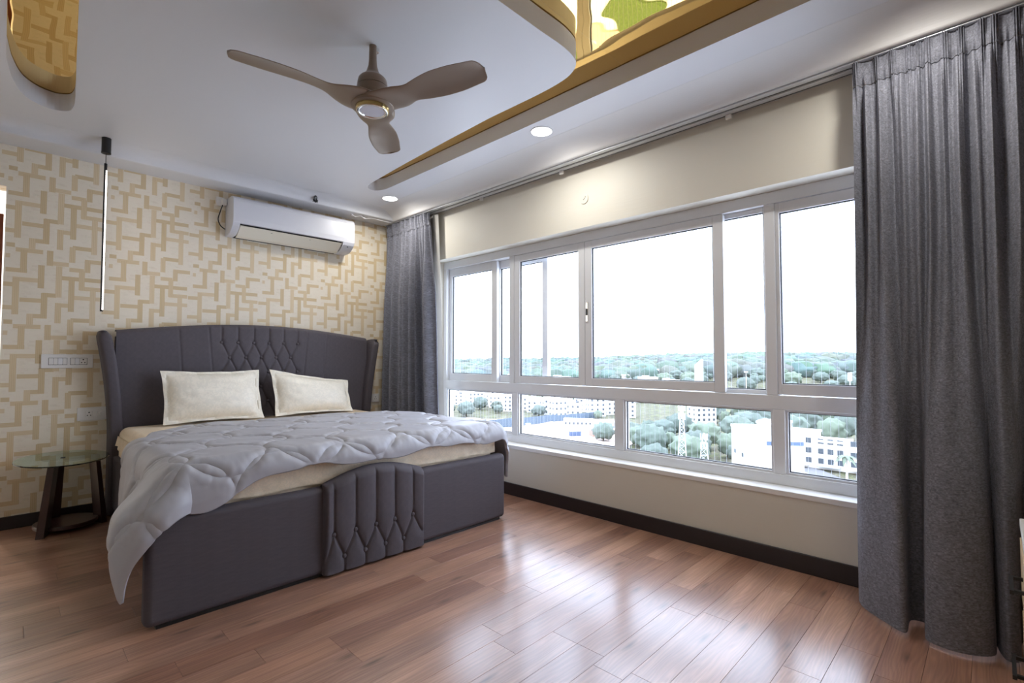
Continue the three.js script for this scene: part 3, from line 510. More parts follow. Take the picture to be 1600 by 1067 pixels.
{ // mattress in its cream sheet
  const m = thing('mattress', 'thick mattress in a cream satin sheet on the bed', 'mattress', [0, 0, 0]);
  const X0 = -2.375, X1 = -0.50, Z0 = 0.125, Z1 = 2.104, Y0 = 0.365, Y1 = 0.630;
  const g = new RoundedBoxGeometry(X1 - X0, Y1 - Y0, Z1 - Z0, 14, 0.06), p = g.attributes.position, n = g.attributes.normal;
  g.translate((X0 + X1) / 2, (Y0 + Y1) / 2, (Z0 + Z1) / 2);
  part('sheet', g, M.sheet, m);
  // loose front of the sheet, hanging in soft folds over the mattress edge
  part('sheet_fold', thickSheet(220, 14, (u, v) => { const x = lerp(X0 + 0.04, X1 - 0.005, u), f = 0.5 + 0.5 * Math.sin(u * 46 + 2.5 * Math.sin(u * 11)); return [x, lerp(0.585, 0.462, v) + 0.004 * Math.sin(u * 31), 2.107 + 0.010 * sstep(0, 0.5, v) + 0.007 * f * v + 0.006 * N(u * 30, v * 3, 2) * v]; }, 0.003, 2, 0.15), M.sheet, m);
  part('sheet_hang', thickSheet(8, 120, (u, v) => { const z = lerp(0.16, 1.30, v); return [X0 - 0.004 - 0.010 * u - 0.006 * Math.sin(v * 70) * u, lerp(0.57, 0.475 + 0.03 * Math.sin(v * 14 + 1), u), z]; }, 0.003, 0.15, 1), M.sheet, m);
}
// ------------------------------------------------------------------ comforter
{
  const XLc = -2.40, XRc = -0.515, W = XRc - XLc, ZFr = 2.105, ZH = 0.60;
  const leftLen = (z) => 0.38 + 0.11 * sstep(1.75, 2.1, z), rightLen = (z) => 0.40;
  const circles = []; for (let j = -1; j < 9; j++) for (let i = -3; i < 13; i++) circles.push([i * 0.37 + (j % 2 ? 0.185 : 0) + 0.02 * Math.sin(i * 3 + j), j * 0.30 + 0.52]);
  const quilt = (s, b) => { let d = 9; for (const [cx, cy] of circles) { const r = Math.hypot((s - cx), (b - cy) * 1.05), q = Math.abs(r - 0.20); if (q < d) d = q; } return d; };
  const surf = (s, b) => {                                            // s: from left mattress edge, b: along z
    const dl = Math.max(0, -s), dr = Math.max(0, s - W), df = Math.max(0, b - ZFr);
    const r = 0.07, bend = (d) => { if (d <= 0) return [0, 0]; const L = r * Math.PI / 2; if (d < L) { const a = d / r; return [r * Math.sin(a), r * (1 - Math.cos(a))]; } return [r, r + (d - L)]; };
    const [ol, ll] = bend(dl), [orr, lr] = bend(dr), [of, lf] = bend(df * 1.0);
    const crown = 0.006 * Math.sin(clamp(s / W) * Math.PI) + 0.005 * N(s * 2.2, b * 2.1, 5.5);
    let x, y, z; const top = 0.648 + crown, side = dl + dr, sg = dl > 0 ? -1 : 1, ex = (d) => (dl > 0 ? 0.13 * sstep(1.75, 2.06, b) : 0.035) * sstep(0.05, 0.25, d);
    if (side > 0 && df > 0) {                                          // round the foot corners
      const rho = Math.hypot(side, df), ph = Math.atan2(df, side), [o, l] = bend(rho), out = o + ex(rho) * Math.cos(ph);
      x = (dl > 0 ? XLc : XRc) + sg * out * Math.cos(ph); y = top - l; z = ZFr + out * Math.sin(ph);
    } else { x = XLc + clamp(s, 0, W) - ol + orr + (side > 0 ? sg * ex(side) : 0); y = top - ll - lr - lf; z = Math.min(b, ZFr) + of; }
    // hanging sides swing out a little and fold
    const fl = sstep(0.05, 0.45, dl), fr = sstep(0.05, 0.45, dr);
    x += -fl * 0.035 - fl * 0.014 * Math.sin(b * 17 + 1.2) * (1 - sstep(1.8, 2.0, b)) + fr * 0.010 * Math.sin(b * 15) * (1 - sstep(1.8, 2.0, b));
    return [x, y, z];
  };
  const eps = 0.004;
  const fn = (u, v) => {
    const zHint = lerp(ZH, ZFr, v), s = lerp(-leftLen(zHint), W + rightLen(zHint), u), dl = Math.max(0, -s), dr = Math.max(0, s - W);
    const knots = [[-0.5, 1.28], [0, 1.16], [0.107, 0.88], [0.37, 0.66], [0.89, 0.72], [1.35, 0.72], [1.75, 0.86], [1.9, 1.0], [2.4, 1.25]]; let q = 0; while (q < 7 && s > knots[q + 1][0]) q++;
    const b0 = lerp(knots[q][1], knots[q + 1][1], sstep(0, 1, (s - knots[q][0]) / (knots[q + 1][0] - knots[q][0]))), b1 = ZFr + 0.128 + 0.012 * Math.sin(s * 7.5 + 0.8) + 0.006 * Math.sin(s * 19) + 0.095 * sstep(0.36, 0.04, s);
    const b = lerp(b0, b1, v);
    const p = surf(s, b), pa = surf(s + eps, b), pb = surf(s, b + eps);
    const A = new THREE.Vector3(pa[0] - p[0], pa[1] - p[1], pa[2] - p[2]), B = new THREE.Vector3(pb[0] - p[0], pb[1] - p[1], pb[2] - p[2]), n = B.cross(A).normalize();
    p[1] -= 0.009 * (1 - sstep(0, 0.05, v)) * (dl + dr > 0.05 ? 0 : 1);
    const d = quilt(s, b), rim = Math.min(u, 1 - u) * 40, rv = Math.min(v, 1 - v) * 26, soft = clamp(Math.min(rim, rv));
    const h = (0.0115 * (1 - Math.exp(-Math.pow(d / 0.014, 2))) + 0.0045 * fbm(s * 5, b * 5, 2.2, 2) + 0.0050 * N(s * 20, b * 20, 4.4) * Math.exp(-Math.pow(d / 0.06, 2)) + 0.0024 * N(s * 44, b * 36, 1.1) * Math.exp(-Math.pow(d / 0.05, 2))) * (0.35 + 0.65 * soft);
    return [p[0] + n.x * h, p[1] + n.y * h, p[2] + n.z * h];
  };
  const g = thickSheet(420, 270, (u, v) => fn(1 - u, v), 0.016, 2.7, 1.6);
  single('comforter', g, M.comforter, 'silver grey quilted comforter spread over the bed', 'comforter');
}
// ------------------------------------------------------------------ pillows
function pillow(label, w, h, t, at, rot, skew) {
  const face = (sg) => grid(70, 50, (u, v) => {
    const a = (u - 0.5) * 2, b = (v - 0.5) * 2, ia = clamp(Math.abs(a) / 0.90), ib = clamp(Math.abs(b) / 0.87);
    const th = t * Math.pow(Math.max(0, 1 - Math.pow(ia, 2.6)), 0.55) * Math.pow(Math.max(0, 1 - Math.pow(ib, 2.2)), 0.6) + 0.003;
    const x = a * w / 2 * (1 - 0.045 * (1 - b * b) * Math.pow(Math.abs(a), 4)), y = b * h / 2 * (1 - 0.075 * (1 - a * a) * Math.pow(Math.abs(b), 3)) - skew * (sg * a + 1) * 0.5 * (b + 1) * 0.5;
    const wr = 0.004 * N(a * 4, b * 4, sg * 2 + w) + 0.005 * N(a * 9 + 5, b * 3, 1) * Math.pow(Math.abs(a), 2) + 0.006 * N(a * 7, b * 2, 6) * Math.pow(clamp(-b), 2);
    const flange = (ia >= 1 || ib >= 1) ? 0.006 * Math.sin(a * 9 + b * 7) : 0;
    return [sg * x, y, sg * (th * 0.5 + (th > 0.01 ? wr : 0)) + flange];
  }, w, h);
  const g = thing('pillow', label, 'pillow', at); g.rotation.set(...rot);
  part('case', merge([face(1), face(-1)]), M.pillow, g);
}
pillow('ivory satin pillow leaning on the headboard at the left half of the bed', 0.70, 0.42, 0.16, [-1.80, 0.836, 0.285], [-0.34, 0.02, 0.0], 0);
pillow('ivory satin pillow leaning on the headboard at the right half of the bed', 0.71, 0.42, 0.16, [-1.018, 0.836, 0.295], [-0.36, 0.03, 0.0], 0.115);

// ------------------------------------------------------------------ side table
{
  const t = thing('side_table', 'oval glass side table with three dark wooden legs beside the bed', 'side table', [-2.685, 0, 0.365]);
  const el = (rx, rz, n = 72) => new THREE.Shape(Array.from({ length: n }, (_, i) => new THREE.Vector2(rx * Math.cos(i / n * 2 * Math.PI), rz * Math.sin(i / n * 2 * Math.PI))));
  const slab = (rx, rz, y0, y1, bv) => { const g = new THREE.ExtrudeGeometry(el(rx - bv, rz - bv), { depth: y1 - y0 - 2 * bv, bevelEnabled: true, bevelSize: bv, bevelThickness: bv, bevelSegments: 2 }); g.rotateX(-Math.PI / 2); g.translate(0, y0 + bv, 0); return g; };
  part('glass_top', slab(0.232, 0.33, 0.478, 0.486, 0.002), M.tableGlass, t);
  const leg = (x0, z0, x1, z1, w, d, turn) => { const g = grid(4, 1, (u, v) => { const c = [[-1, -1], [1, -1], [1, 1], [-1, 1], [-1, -1]][Math.round(u * 4)]; const s = lerp(1.12, 0.9, v), X = c[0] * w / 2 * s, Z = c[1] * d / 2 * s, y = lerp(0, 0.470, v); return [lerp(x0, x1, v) + X * Math.cos(turn) - Z * Math.sin(turn), y, lerp(z0, z1, v) + X * Math.sin(turn) + Z * Math.cos(turn)]; }).toNonIndexed(); g.computeVertexNormals(); return g; };
  part('leg', leg(-0.085, 0.0, -0.045, 0.05, 0.036, 0.085, 0.35), M.wenge, t);
  part('leg', leg(0.212, -0.125, 0.165, -0.08, 0.030, 0.07, -0.5), M.wenge, t);
  part('leg', leg(-0.03, -0.27, -0.01, -0.20, 0.034, 0.07, 1.3), M.wenge, t);
  part('base_shelf', slab(0.165, 0.17, 0.026, 0.052, 0.006).translate(0.035, 0, -0.13), M.wenge, t);
  part('top_support', slab(0.13, 0.16, 0.462, 0.477, 0.004).translate(0.03, 0, -0.08), M.wenge, t);
  part('centre_disc', cyl(0.0, 0.4865, 0.489, 0.0, 0.012, 0.012, 20), M.black, t);
}
// ------------------------------------------------------------------ drawer unit at the right edge
{
  const d = thing('drawer_unit', 'pale wooden drawer unit with white top beside the right curtain', 'drawer unit', [-0.76, 0, 4.977]);
  part('carcass', box(-0.30, 0.30, 0.0, 0.535, -0.222, 0.24, 0.003), M.oak, d);
  part('top', box(-0.31, 0.31, 0.535, 0.56, -0.235, 0.25, 0.004), M.sill, d);
  for (const y of [0.05, 0.30]) { const f = part('drawer', box(-0.285, 0.285, y, y + 0.2, -0.236, -0.222, 0.003), M.oak, d); part('handle', merge([box(-0.08, 0.08, y + 0.115, y + 0.127, -0.268, -0.258), box(-0.07, -0.06, y + 0.116, y + 0.126, -0.258, -0.236), box(0.06, 0.07, y + 0.116, y + 0.126, -0.258, -0.236)]), M.black, f); }
}
// ------------------------------------------------------------------ the city outside, seen from about 40 m up
{
  const G = -39, fw = [Math.sin(YAW), -Math.cos(YAW)], rt = [Math.cos(YAW), Math.sin(YAW)];
  // place by bearing (tangent to the right of the view axis) and distance along the view axis
  const at = (k, D) => [EYE.x + fw[0] * D + rt[0] * k * D, EYE.z + fw[1] * D + rt[1] * k * D];
  const kp = (px) => (px - 800) / 775;
  const hill = (k, D) => G + (6 + 24 * sstep(0.05, 0.45, k)) * sstep(380, 1000, D) + 10 * sstep(1000, 2400, D);
  const O = {
    ground: mat(lin(0.20, 0.19, 0.15), 1, { map: dataTexture(256, 256, (x, y) => { const v = 0.72 + 0.3 * (tn8(x, y) - 0.5) + 0.3 * (tn64(x, y) - 0.5), q = sstep(0.45, 0.6, tn8(x + 0.3, y)); return [v, v * lerp(1, 1.05, q), v * lerp(0.9, 0.8, q)]; }) }),
    dirt: mat(lin(0.46, 0.36, 0.30), 1), white: mat(lin(0.72, 0.71, 0.69), 0.8), cream: mat(lin(0.64, 0.60, 0.54), 0.8), grey: mat(lin(0.34, 0.35, 0.36), 0.8), pane: mat(lin(0.06, 0.075, 0.09), 0.3),
    fence: mat(lin(0.085, 0.125, 0.17), 0.6), brick: mat(lin(0.36, 0.22, 0.17), 0.9), steel: mat(lin(0.6, 0.6, 0.62), 0.5, { metalness: 0.3 }), trunk: mat(lin(0.10, 0.075, 0.05), 0.9), road: mat(lin(0.16, 0.16, 0.165), 0.9), blue: mat(lin(0.07, 0.11, 0.20), 0.5),
    leaf: [[0.118, 0.150, 0.120], [0.108, 0.138, 0.116], [0.132, 0.166, 0.118], [0.100, 0.126, 0.104]].map((c) => mat(lin(...c), 0.9)),
  };
  O.ground.map.repeat.set(60, 60);
  structure('ground', grid(90, 90, (u, v) => { const D = 30 + 3200 * v * v, k = lerp(-1.6, 2.6, u), [x, z] = at(k, D); return [x, hill(k, D) - 0.2, z]; }), O.ground, 'distant ground of the city');
  // the site of bare earth behind the hoarding
  structure('ground_earth', grid(24, 16, (u, v) => { const D = lerp(232, 335, v), k = lerp(-0.03 - 0.08 * v, 0.235 + 0.03 * Math.sin(v * 5), u), [x, z] = at(k, D); return [x, G + 0.1 + 2.2 * Math.max(0, N(u * 6, v * 5, 3)), z]; }), O.dirt, 'bare earth of a building site');
  // trees: a few crowns shared by all
  const crown = (s, n = 3) => { const g = mergeVertices(new THREE.IcosahedronGeometry(1, n).deleteAttribute('uv').deleteAttribute('normal')), p = g.attributes.position; for (let i = 0; i < p.count; i++) { const x = p.getX(i), y = p.getY(i), z = p.getZ(i), d = 1 + 0.34 * N(x * 2.3 + s, y * 2.3, z * 2.3) + 0.22 * N(x * 5.5, y * 5.5 + s, z * 5.5) + 0.12 * N(x * 11, y * 11, z * 11 + s); p.setXYZ(i, x * d, Math.max(-0.7, y * 0.86) * d, z * d); } g.computeVertexNormals(); return g; };
  const crowns = [1, 2, 3, 4].map((s) => crown(s * 7.7, 4)), trunkG = new THREE.CylinderGeometry(0.05, 0.08, 1, 6).translate(0, 0.5, 0);
  const stand = [];
  const free = (x, z, r) => stand.every(([a, b, q]) => Math.hypot(x - a, z - b) > (r + q) * 1.12);
  const tree = (px, D, r, h, label, dark = Math.floor(rnd() * 4)) => {
    { const [x, z] = at(kp(px), D); for (let i = 0; i < 8 && !free(x, z, r); i++) { r *= 0.88; h *= 0.95; } if (!free(x, z, r)) return; stand.push([x, z, r]); }
    const k = kp(px), [x, z] = at(k, D), y = D > 380 ? hill(k, D) : G, t = thing('tree', label, 'tree', [x, y, z], rr(0, 6.28), 'trees seen from the window');
    const c = part('crown', crowns[Math.floor(rnd() * 4)], O.leaf[dark], t); c.scale.set(r * 0.84, h * 0.50, r * 0.84); c.position.y = h * 0.50;
    const s = part('trunk', trunkG, O.trunk, t); s.scale.set(h * 0.6, h * 0.45, h * 0.6);
  };
  { // the woods beyond, too many to count
    const low = crown(3.3, 2), n = 2600, im = new THREE.InstancedMesh(low, O.leaf[1], n), m4 = new THREE.Matrix4(), q = new THREE.Quaternion(), col = new THREE.Color();
    for (let i = 0; i < n; i++) { const D = 700 + 1900 * Math.pow(rnd(), 1.6), k = rr(-0.2, 0.82), [x, z] = at(k, D), r = rr(9, 16) * (1 + D / 3000); m4.compose(new THREE.Vector3(x, hill(k, D) + r * 0.45, z), q.setFromAxisAngle(new THREE.Vector3(0, 1, 0), rnd() * 6.28), new THREE.Vector3(r, r * rr(0.7, 1.0), r)); im.setMatrixAt(i, m4); im.setColorAt(i, col.setRGB(rr(0.8, 1.1), rr(0.85, 1.1), rr(0.8, 1.1))); }
    im.name = 'distant_woods'; im.userData = { label: 'hazy green woods along the horizon', category: 'woods', kind: 'stuff' }; scene.add(im);
  }
  const win = new THREE.BoxGeometry(1, 1, 1);
  const upper = (px) => (px < 785 ? 'leftmost upper pane' : px < 908 ? 'second upper pane' : px < 1125 ? 'widest upper pane' : px < 1202 ? 'narrow upper pane' : 'rightmost upper pane');
  const lower = (px) => (px < 805 ? 'leftmost lower pane' : px < 970 ? 'second lower pane' : px < 1218 ? 'third lower pane' : 'rightmost lower pane');
  const house = (name, label, cat, px, D, w, d, h, turn, mt, o = {}) => {
    const k = kp(px), [x, z] = at(k, D); if (o.try && !free(x, z, Math.hypot(w, d) / 2)) return null; stand.push([x, z, Math.hypot(w, d) / 2]);
    const t = thing(name, label, cat, [x, D > 380 ? hill(k, D) : G, z], -YAW + turn, o.group);
    part('walls', box(-w / 2, w / 2, 0, h, -d / 2, d / 2), mt, t); part('parapet', merge([box(-w / 2 - 0.2, w / 2 + 0.2, h, h + 0.9, d / 2 - 0.1, d / 2 + 0.2), box(-w / 2 - 0.2, w / 2 + 0.2, h, h + 0.9, -d / 2 - 0.2, -d / 2 + 0.1), box(-w / 2 - 0.2, -w / 2 + 0.1, h, h + 0.9, -d / 2, d / 2), box(w / 2 - 0.1, w / 2 + 0.2, h, h + 0.9, -d / 2, d / 2)]), mt, t);
    if (o.room !== false) part('stair_room', box(-w * 0.3, w * 0.05, h, h + 2.6, -d * 0.3, d * 0.1), mt, t);
    if (o.tank) part('water_tank', cyl(w * 0.25, h, h + 1.8, 0, 1.1, 1.1, 14), O.pane, t);
    const fl = o.floors ?? Math.max(1, Math.round(h / 3.3)), nx = o.nx ?? Math.max(2, Math.round(w / 3.6));
    for (let f = 0; f < fl; f++) for (let i = 0; i < nx; i++) { const m = part('window', win, O.pane, t); m.scale.set(o.ww ?? 1.3, o.wh ?? 1.4, 0.3); m.position.set(-w / 2 + w * (i + 0.5) / nx, h * (f + 0.55) / fl, d / 2); }
    for (let f = 0; f < fl; f++) for (let i = 0; i < 2; i++) { const m = part('window', win, O.pane, t); m.scale.set(0.3, 1.3, 1.2); m.position.set(-w / 2, h * (f + 0.55) / fl, -d / 2 + d * (i + 0.5) / 2); }
    return t;
  };
  seed = 2024;
  for (let i = 0; i < 90; i++) { const px = 690 + 310 * ((i * 0.618) % 1), D = 345 + 150 * ((i * 0.377) % 1), w = rr(8, 13), h = rr(6.5, 14); house('house', `${i % 5 ? 'white' : 'cream'} ${h > 11 ? 'taller' : h > 8.5 ? 'mid-height' : 'low'} flat-roofed house${i % 3 ? '' : ' with a dark water tank'} behind the hoarding, ${lower(px)}`, 'house', px, D, w, rr(7, 10), h, rr(-0.5, 0.5), i % 5 ? O.white : O.cream, { tank: i % 3 === 0, try: true, group: 'white houses behind the hoarding' }); }
  for (let i = 0; i < 34; i++) { const px = 685 + 360 * ((i * 0.618 + 0.2) % 1), D = rr(540, 980); house('distant_building', `pale ${D > 760 ? 'far' : 'nearer'} building among trees near the horizon in the ${upper(px)}`, 'building', px, D, rr(14, 30), rr(10, 16), rr(9, 15), rr(-0.4, 0.4), O.white, { group: 'pale buildings near the horizon', floors: 2, try: true }); }
  house('office_block', 'long white four-storey block behind trees at the far left pane', 'building', 722, 520, 52, 14, 15, 0.25, O.white, { nx: 12, room: false });
  house('site_office', 'long white site office with a row of small windows on the earth site', 'building', 903, 300, 17, 5, 3.6, -0.22, O.white, { nx: 7, floors: 1, ww: 1.1, wh: 1.3, room: false });
  house('apartment_block', 'grey white apartment block with balconies beyond the lattice mast', 'building', 1095, 300, 13, 10, 11.5, 0.2, O.cream, { nx: 4, floors: 4, tank: true });
  { const t = house('white_block', 'large plain white building with a dark strip window beyond the right mullion', 'building', 1194, 164, 17, 15, 17, -0.12, O.white, { nx: 0, floors: 1, room: false });
    part('strip_window', box(-2.5, 8.4, 13.2, 14.4, 7.4, 7.7), O.blue, t); for (const [x, z] of [[-6.5, 2], [-4, 4], [-2, 1], [5, 5]]) part('roof_unit', box(x, x + 1.6, 17, 18.3, z, z + 1.4), O.white, t); part('lower_wing', box(-6, 9, 0, 5, 7.5, 13), O.white, t); for (const x of [-4, -1, 2, 5]) part('roof_window', box(x, x + 1.6, 5, 5.4, 8.5, 11), O.pane, t); }
  { // terraced building stepping down to the right
    const [x, z] = at(kp(1275), 188); stand.push([x, z, 10], [...at(kp(1091.5), 505), 8]); const t = thing('terraced_building', 'long pale terraced building stepping down behind the palm', 'building', [x, G, z], -YAW - 0.75);
    for (let i = 0; i < 4; i++) { part('wing', box(-20 + i * 10, -10 + i * 10, 0, 15 - i * 2.6, -5, 5), O.cream, t); part('roof_edge', box(-20.3 + i * 10, -9.7 + i * 10, 15 - i * 2.6, 15.8 - i * 2.6, -5.3, 5.3), O.white, t); for (let f = 0; f < 3; f++) for (let j = 0; j < 3; j++) part('window', box(-19 + i * 10 + j * 3, -17.2 + i * 10 + j * 3, 2 + f * 3.6, 3.9 + f * 3.6, 4.9, 5.15), O.pane, t); part('awning', box(-19 + i * 10, -12 + i * 10, 1.2, 1.5, 5, 8), i % 2 ? O.white : O.grey, t); }
  }
  const HOARD = [[694, 262], [760, 283], [812, 300], [870, 322], [935, 345]];
  for (let i = 0; i + 1 < HOARD.length; i++) for (let f = 0; f <= 1; f += 0.1) stand.push([...at(kp(lerp(HOARD[i][0], HOARD[i + 1][0], f)), lerp(HOARD[i][1], HOARD[i + 1][1], f)), 1.5]);
  for (const [px, D] of [[845, 268], [870, 262], [898, 262], [935, 262], [825, 272], [955, 290]]) stand.push([...at(kp(px), D), 5.5]);
  { const [x, z] = at(kp(1194), 158); stand.push([x, z, 15], [...at(kp(1318), 166), 3]); }
  seed = 777;
  const G4 = 'green tree below the long terraced building';
  for (const [px, D, r] of [[985, 250, 6], [1000, 232, 7], [1015, 215, 8], [1032, 205, 9], [1045, 222, 8], [1075, 190, 8], [1085, 205, 9], [1098, 225, 8], [1112, 200, 9], [1125, 188, 8], [1135, 205, 8], [1148, 195, 7], [1035, 250, 7], [1060, 262, 8], [1010, 262, 7], [1090, 262, 7], [1150, 245, 9], [960, 262, 6], [942, 246, 6], [1022, 182, 6], [1120, 170, 6]]) tree(px, D, r, r * rr(1.35, 1.7), px > 1105 ? 'leafy green tree right of the masts beside the white block' : px > 1050 ? 'leafy green tree between and behind the lattice masts' : px > 1005 ? 'leafy green tree in the grove left of the tall lattice mast' : 'green tree at the edge of the earth site');
  for (const [px, D, r] of [[1170, 262, 10], [1190, 285, 11], [1212, 270, 11], [1235, 245, 11], [1255, 265, 12], [1275, 240, 12], [1297, 230, 13], [1315, 250, 13], [1335, 225, 12], [1350, 245, 14], [1290, 290, 13], [1330, 295, 14], [1240, 310, 12], [1200, 330, 12], [1365, 215, 12], [1160, 320, 10], [1130, 300, 9], [1110, 320, 9]]) tree(px, D, r, r * rr(1.3, 1.6), px > 1240 ? 'tall leafy tree rising behind the terraced building' : px > 1165 ? 'tall leafy tree behind the large white block' : 'leafy tree behind the apartment block');
  for (const [px, D, r] of [[1245, 152, 5], [1262, 146, 5.5], [1278, 150, 5], [1300, 138, 5], [1325, 140, 5], [1338, 133, 6], [1355, 136, 6], [1236, 142, 4.5]]) tree(px, D, r, r * 1.6, G4);
  for (let i = 0; i < 46; i++) { const px = rr(690, 1010), D = rr(330, 520), r = rr(4, 7.5); tree(px, D, r, r * rr(1.3, 1.7), `${r > 5.8 ? 'large' : 'small'} green tree between the white houses in the ${lower(px)}`); }
  for (let i = 0; i < 120; i++) { const px = rr(680, 1400), D = rr(520, 760), r = rr(8, 13); tree(px, D, r, r * rr(1.2, 1.5), `${r > 10.5 ? 'large' : 'smaller'} ${D > 640 ? 'far' : 'nearer'} tree of the wooded slope in the ${upper(px)}`); }
  { // hoarding round the site
    const pts = HOARD, t = thing('site_hoarding', 'blue grey sheet hoarding along the building site', 'hoarding', [0, 0, 0]);
    for (let i = 0; i + 1 < pts.length; i++) { const [ax, az] = at(kp(pts[i][0]), pts[i][1]), [bx2, bz] = at(kp(pts[i + 1][0]), pts[i + 1][1]), L = Math.hypot(bx2 - ax, bz - az), n = Math.round(L / 5), hgt = lerp(6.2, 4.0, i / 3); for (let j = 0; j < n; j++) { const f = (j + 0.5) / n, m = part('sheet', win, O.fence, t); m.scale.set(L / n - 0.12, hgt, 0.25); m.position.set(lerp(ax, bx2, f), G + hgt / 2, lerp(az, bz, f)); m.rotation.y = -Math.atan2(bz - az, bx2 - ax); } }
  }
  for (const [px, D, w, d, h, m] of [[845, 268, 7, 3, 2.6, O.white], [870, 262, 4, 3, 3, O.steel], [898, 262, 6, 3, 2.4, O.blue], [935, 262, 9, 5, 3.2, O.brick], [825, 272, 2.4, 2.4, 5, O.white], [955, 290, 8, 6, 3.5, O.grey]]) { const [x, z] = at(kp(px), D); const t = thing('site_cabin', { [O.white.uuid]: 'white cabin standing on the earth site', [O.steel.uuid]: 'steel container on the earth site', [O.blue.uuid]: 'blue cabin on the earth site beside the brick stack', [O.brick.uuid]: 'stack of red bricks on the earth site', [O.grey.uuid]: 'grey shed at the right end of the earth site' }[m.uuid] + (px === 825 ? ' shaped like a narrow tower' : ''), 'cabin', [x, G, z], -YAW + 0.2); part('body', box(-w / 2, w / 2, 0, h, -d / 2, d / 2, 0.1), m, t); part('lid', box(-w / 2 - 0.15, w / 2 + 0.15, h, h + 0.25, -d / 2 - 0.15, d / 2 + 0.15), O.grey, t); }
  const mast = (px, D, top, wb, label) => { const [x, z] = at(kp(px), D), t = thing('lattice_mast', label, 'mast', [x, G, z], 0.4), H = top - G, c = [[-1, -1], [1, -1], [1, 1], [-1, 1]], q = (i, y) => { const s = lerp(wb, 0.6, y / H) / 2; return [c[i % 4][0] * s, y, c[i % 4][1] * s]; };
    for (let i = 0; i < 4; i++) part('mast_leg', bar(q(i, 0), q(i, H), 0.13), O.steel, t);
    for (let y = 0, n = 0; y < H - 1.5; y += 2.1, n++) part('brace', merge([0, 1, 2, 3].flatMap((i) => [bar(q(i, y), q(i + 1, y + 2.1), 0.07), bar(q(i, y + 2.1), q(i + 1, y + 2.1), 0.06)])), O.steel, t);
    for (const y of [H - 2, H - 5]) part('antenna', merge([0, 1, 2].map((i) => box(1.1 * Math.cos(i * 2.1) - 0.2, 1.1 * Math.cos(i * 2.1) + 0.2, y, y + 2, 1.1 * Math.sin(i * 2.1) - 0.2, 1.1 * Math.sin(i * 2.1) + 0.2))), O.white, t); };
  mast(1064, 172, -14.5, 3.4, 'tall white lattice mast rising among the trees'); mast(1098, 166, -23.5, 4, 'shorter wide lattice mast right of the tall one');
  { const [x, z] = at(kp(1091.5), 505), t = thing('monument_tower', 'white slab tower standing alone before the wooded hill', 'tower', [x, hill(kp(1091.5), 505) - 2, z], -YAW); const H = 1.0 - hill(kp(1091.5), 505) + 2; part('shaft', extrudeXY([[-3.4, 0], [3.4, 0], [3.4, H], [-3.4, H - 6]], -3, 3), O.white, t); part('emblem', box(-0.5, 0.5, H - 15, H - 12, 3, 3.2), O.grey, t); }
  { const [x, z] = at(kp(1327), 470), t = thing('high_mast_light', 'tall pole with a pale panel on top in the woods at the right', 'pole', [x, hill(kp(1327), 470), z]); part('pole', cyl(0, 0, 22, 0, 0.5, 0.4, 8), O.white, t); part('panel', box(-1.8, 1.8, 18, 26, -0.6, 0.6, 0.2), O.white, t); t.rotation.y = -YAW; }
  { const [x, z] = at(kp(1165), 380), t = thing('lamp_mast', 'slender white lamp mast seen through the narrow open sash', 'pole', [x, G, z]); part('pole', cyl(0, 0, 31, 0, 0.35, 0.25, 8), O.white, t); part('head', box(-1.6, 1.6, 30, 31, -1, 1, 0.2), O.white, t); }
  { // palm
    const [x, z] = at(kp(1318), 166), t = thing('palm_tree', 'palm tree with a pale trunk below the terraced building', 'tree', [x, G, z]); part('trunk', tube([[0, 0, 0], [0.2, 4, 0.1], [0.1, 8, 0]], 0.3, 12, 7), O.cream, t);
    for (let i = 0; i < 14; i++) { const a = i / 14 * 6.28, dr = i % 2 ? 0.2 : 1; const f = part('frond', grid(2, 8, (u, v) => { const s = (u - 0.5) * 2, w = 0.55 * Math.sin(Math.PI * Math.pow(v, 0.7)) + 0.05; return [4.2 * v, 8 + 1.6 * v * dr - 3.2 * v * v - 0.25 * Math.abs(s) * w, s * w]; }), O.leaf[2], t); f.rotation.y = a; }
  }
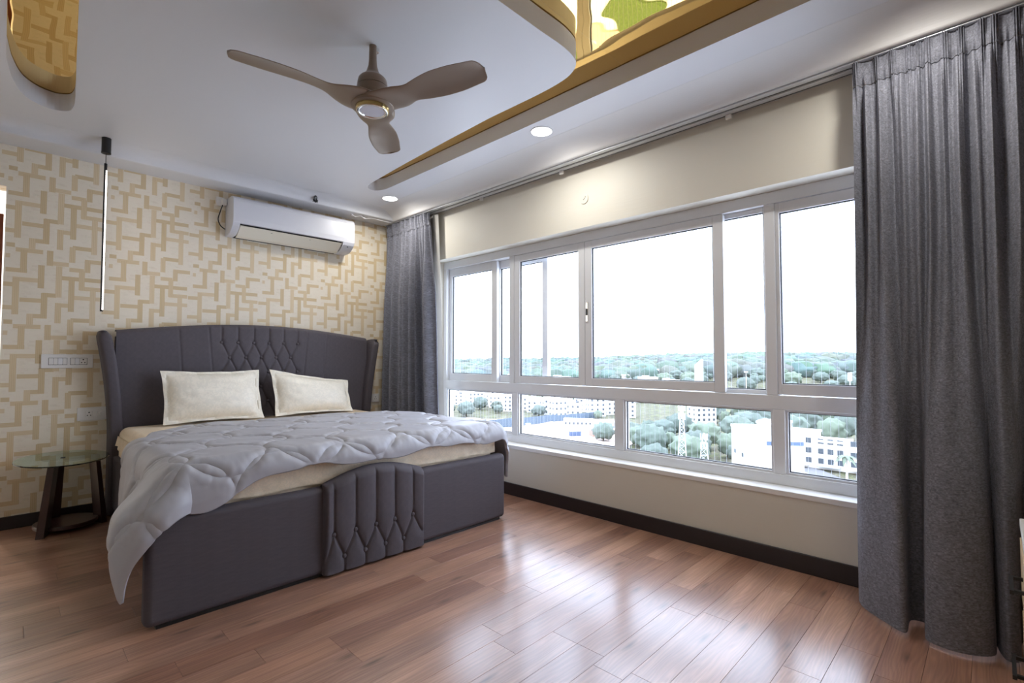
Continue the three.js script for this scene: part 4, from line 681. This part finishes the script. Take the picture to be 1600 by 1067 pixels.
  structure('ground_court', grid(30, 20, (u, v) => { const D = lerp(34, 112, v), k = lerp(-0.25, 1.1, u), [x, z] = at(k, D); return [x, G + 0.12, z]; }), mat(lin(0.74, 0.73, 0.70), 0.9), 'pale paved court at the foot of the building');
  const patch = (name, k0, D0, rx, rz, m, label, y) => { const [x, z] = at(k0, D0), sh = new THREE.Shape(Array.from({ length: 40 }, (_, i) => { const a = i / 40 * 6.2832, q = 1 + 0.18 * Math.sin(a * 3 + rx) + 0.1 * Math.sin(a * 5); return new THREE.Vector2(rx * q * Math.cos(a), rz * q * Math.sin(a)); })), g = new THREE.ExtrudeGeometry(sh, { depth: 0.25, bevelEnabled: false }); g.rotateX(-Math.PI / 2); g.rotateY(-YAW); g.translate(x, G + y, z); structure(name, g, m, label); };
  const lawnM = mat(lin(0.13, 0.20, 0.035), 1, { map: dataTexture(128, 128, (x, y) => { const v = 0.75 + 0.4 * (tn64(x, y) - 0.5) + 0.3 * (tn8(x, y) - 0.5); return [v, v, v]; }) }), pathM = mat(lin(0.52, 0.36, 0.28), 0.9);
  patch('lawn_1', 0.25, 60.5, 3.4, 3.0, lawnM, 'round lawn in the court below', 0.2); patch('lawn_2', 0.33, 52, 6, 3.5, lawnM, 'lawn in the court below', 0.2); patch('lawn_3', 0.13, 66, 2.2, 2.0, lawnM, 'small lawn in the court below', 0.2); patch('lawn_4', 0.42, 64, 4, 3, lawnM, 'corner lawn in the court below', 0.2); patch('lawn_5', 0.02, 56, 5, 4, lawnM, 'lawn at the left of the court below', 0.2);
  patch('ground_path', 0.19, 64.5, 5.5, 0.8, pathM, 'reddish path across the court below', 0.15); patch('ground_path_2', 0.40, 57, 4.5, 0.7, pathM, 'reddish path beside the lawn in the court below', 0.15);
  structure('ground_road', grid(30, 2, (u, v) => { const D = lerp(120, 215, u), k = lerp(0.78, 0.49, u) + (v - 0.5) * 0.05, [x, z] = at(k, D); return [x, G + 0.15, z]; }), O.road, 'grey road running past the terraced building');
}
setUp(scene);
renderer.render(scene, camera);
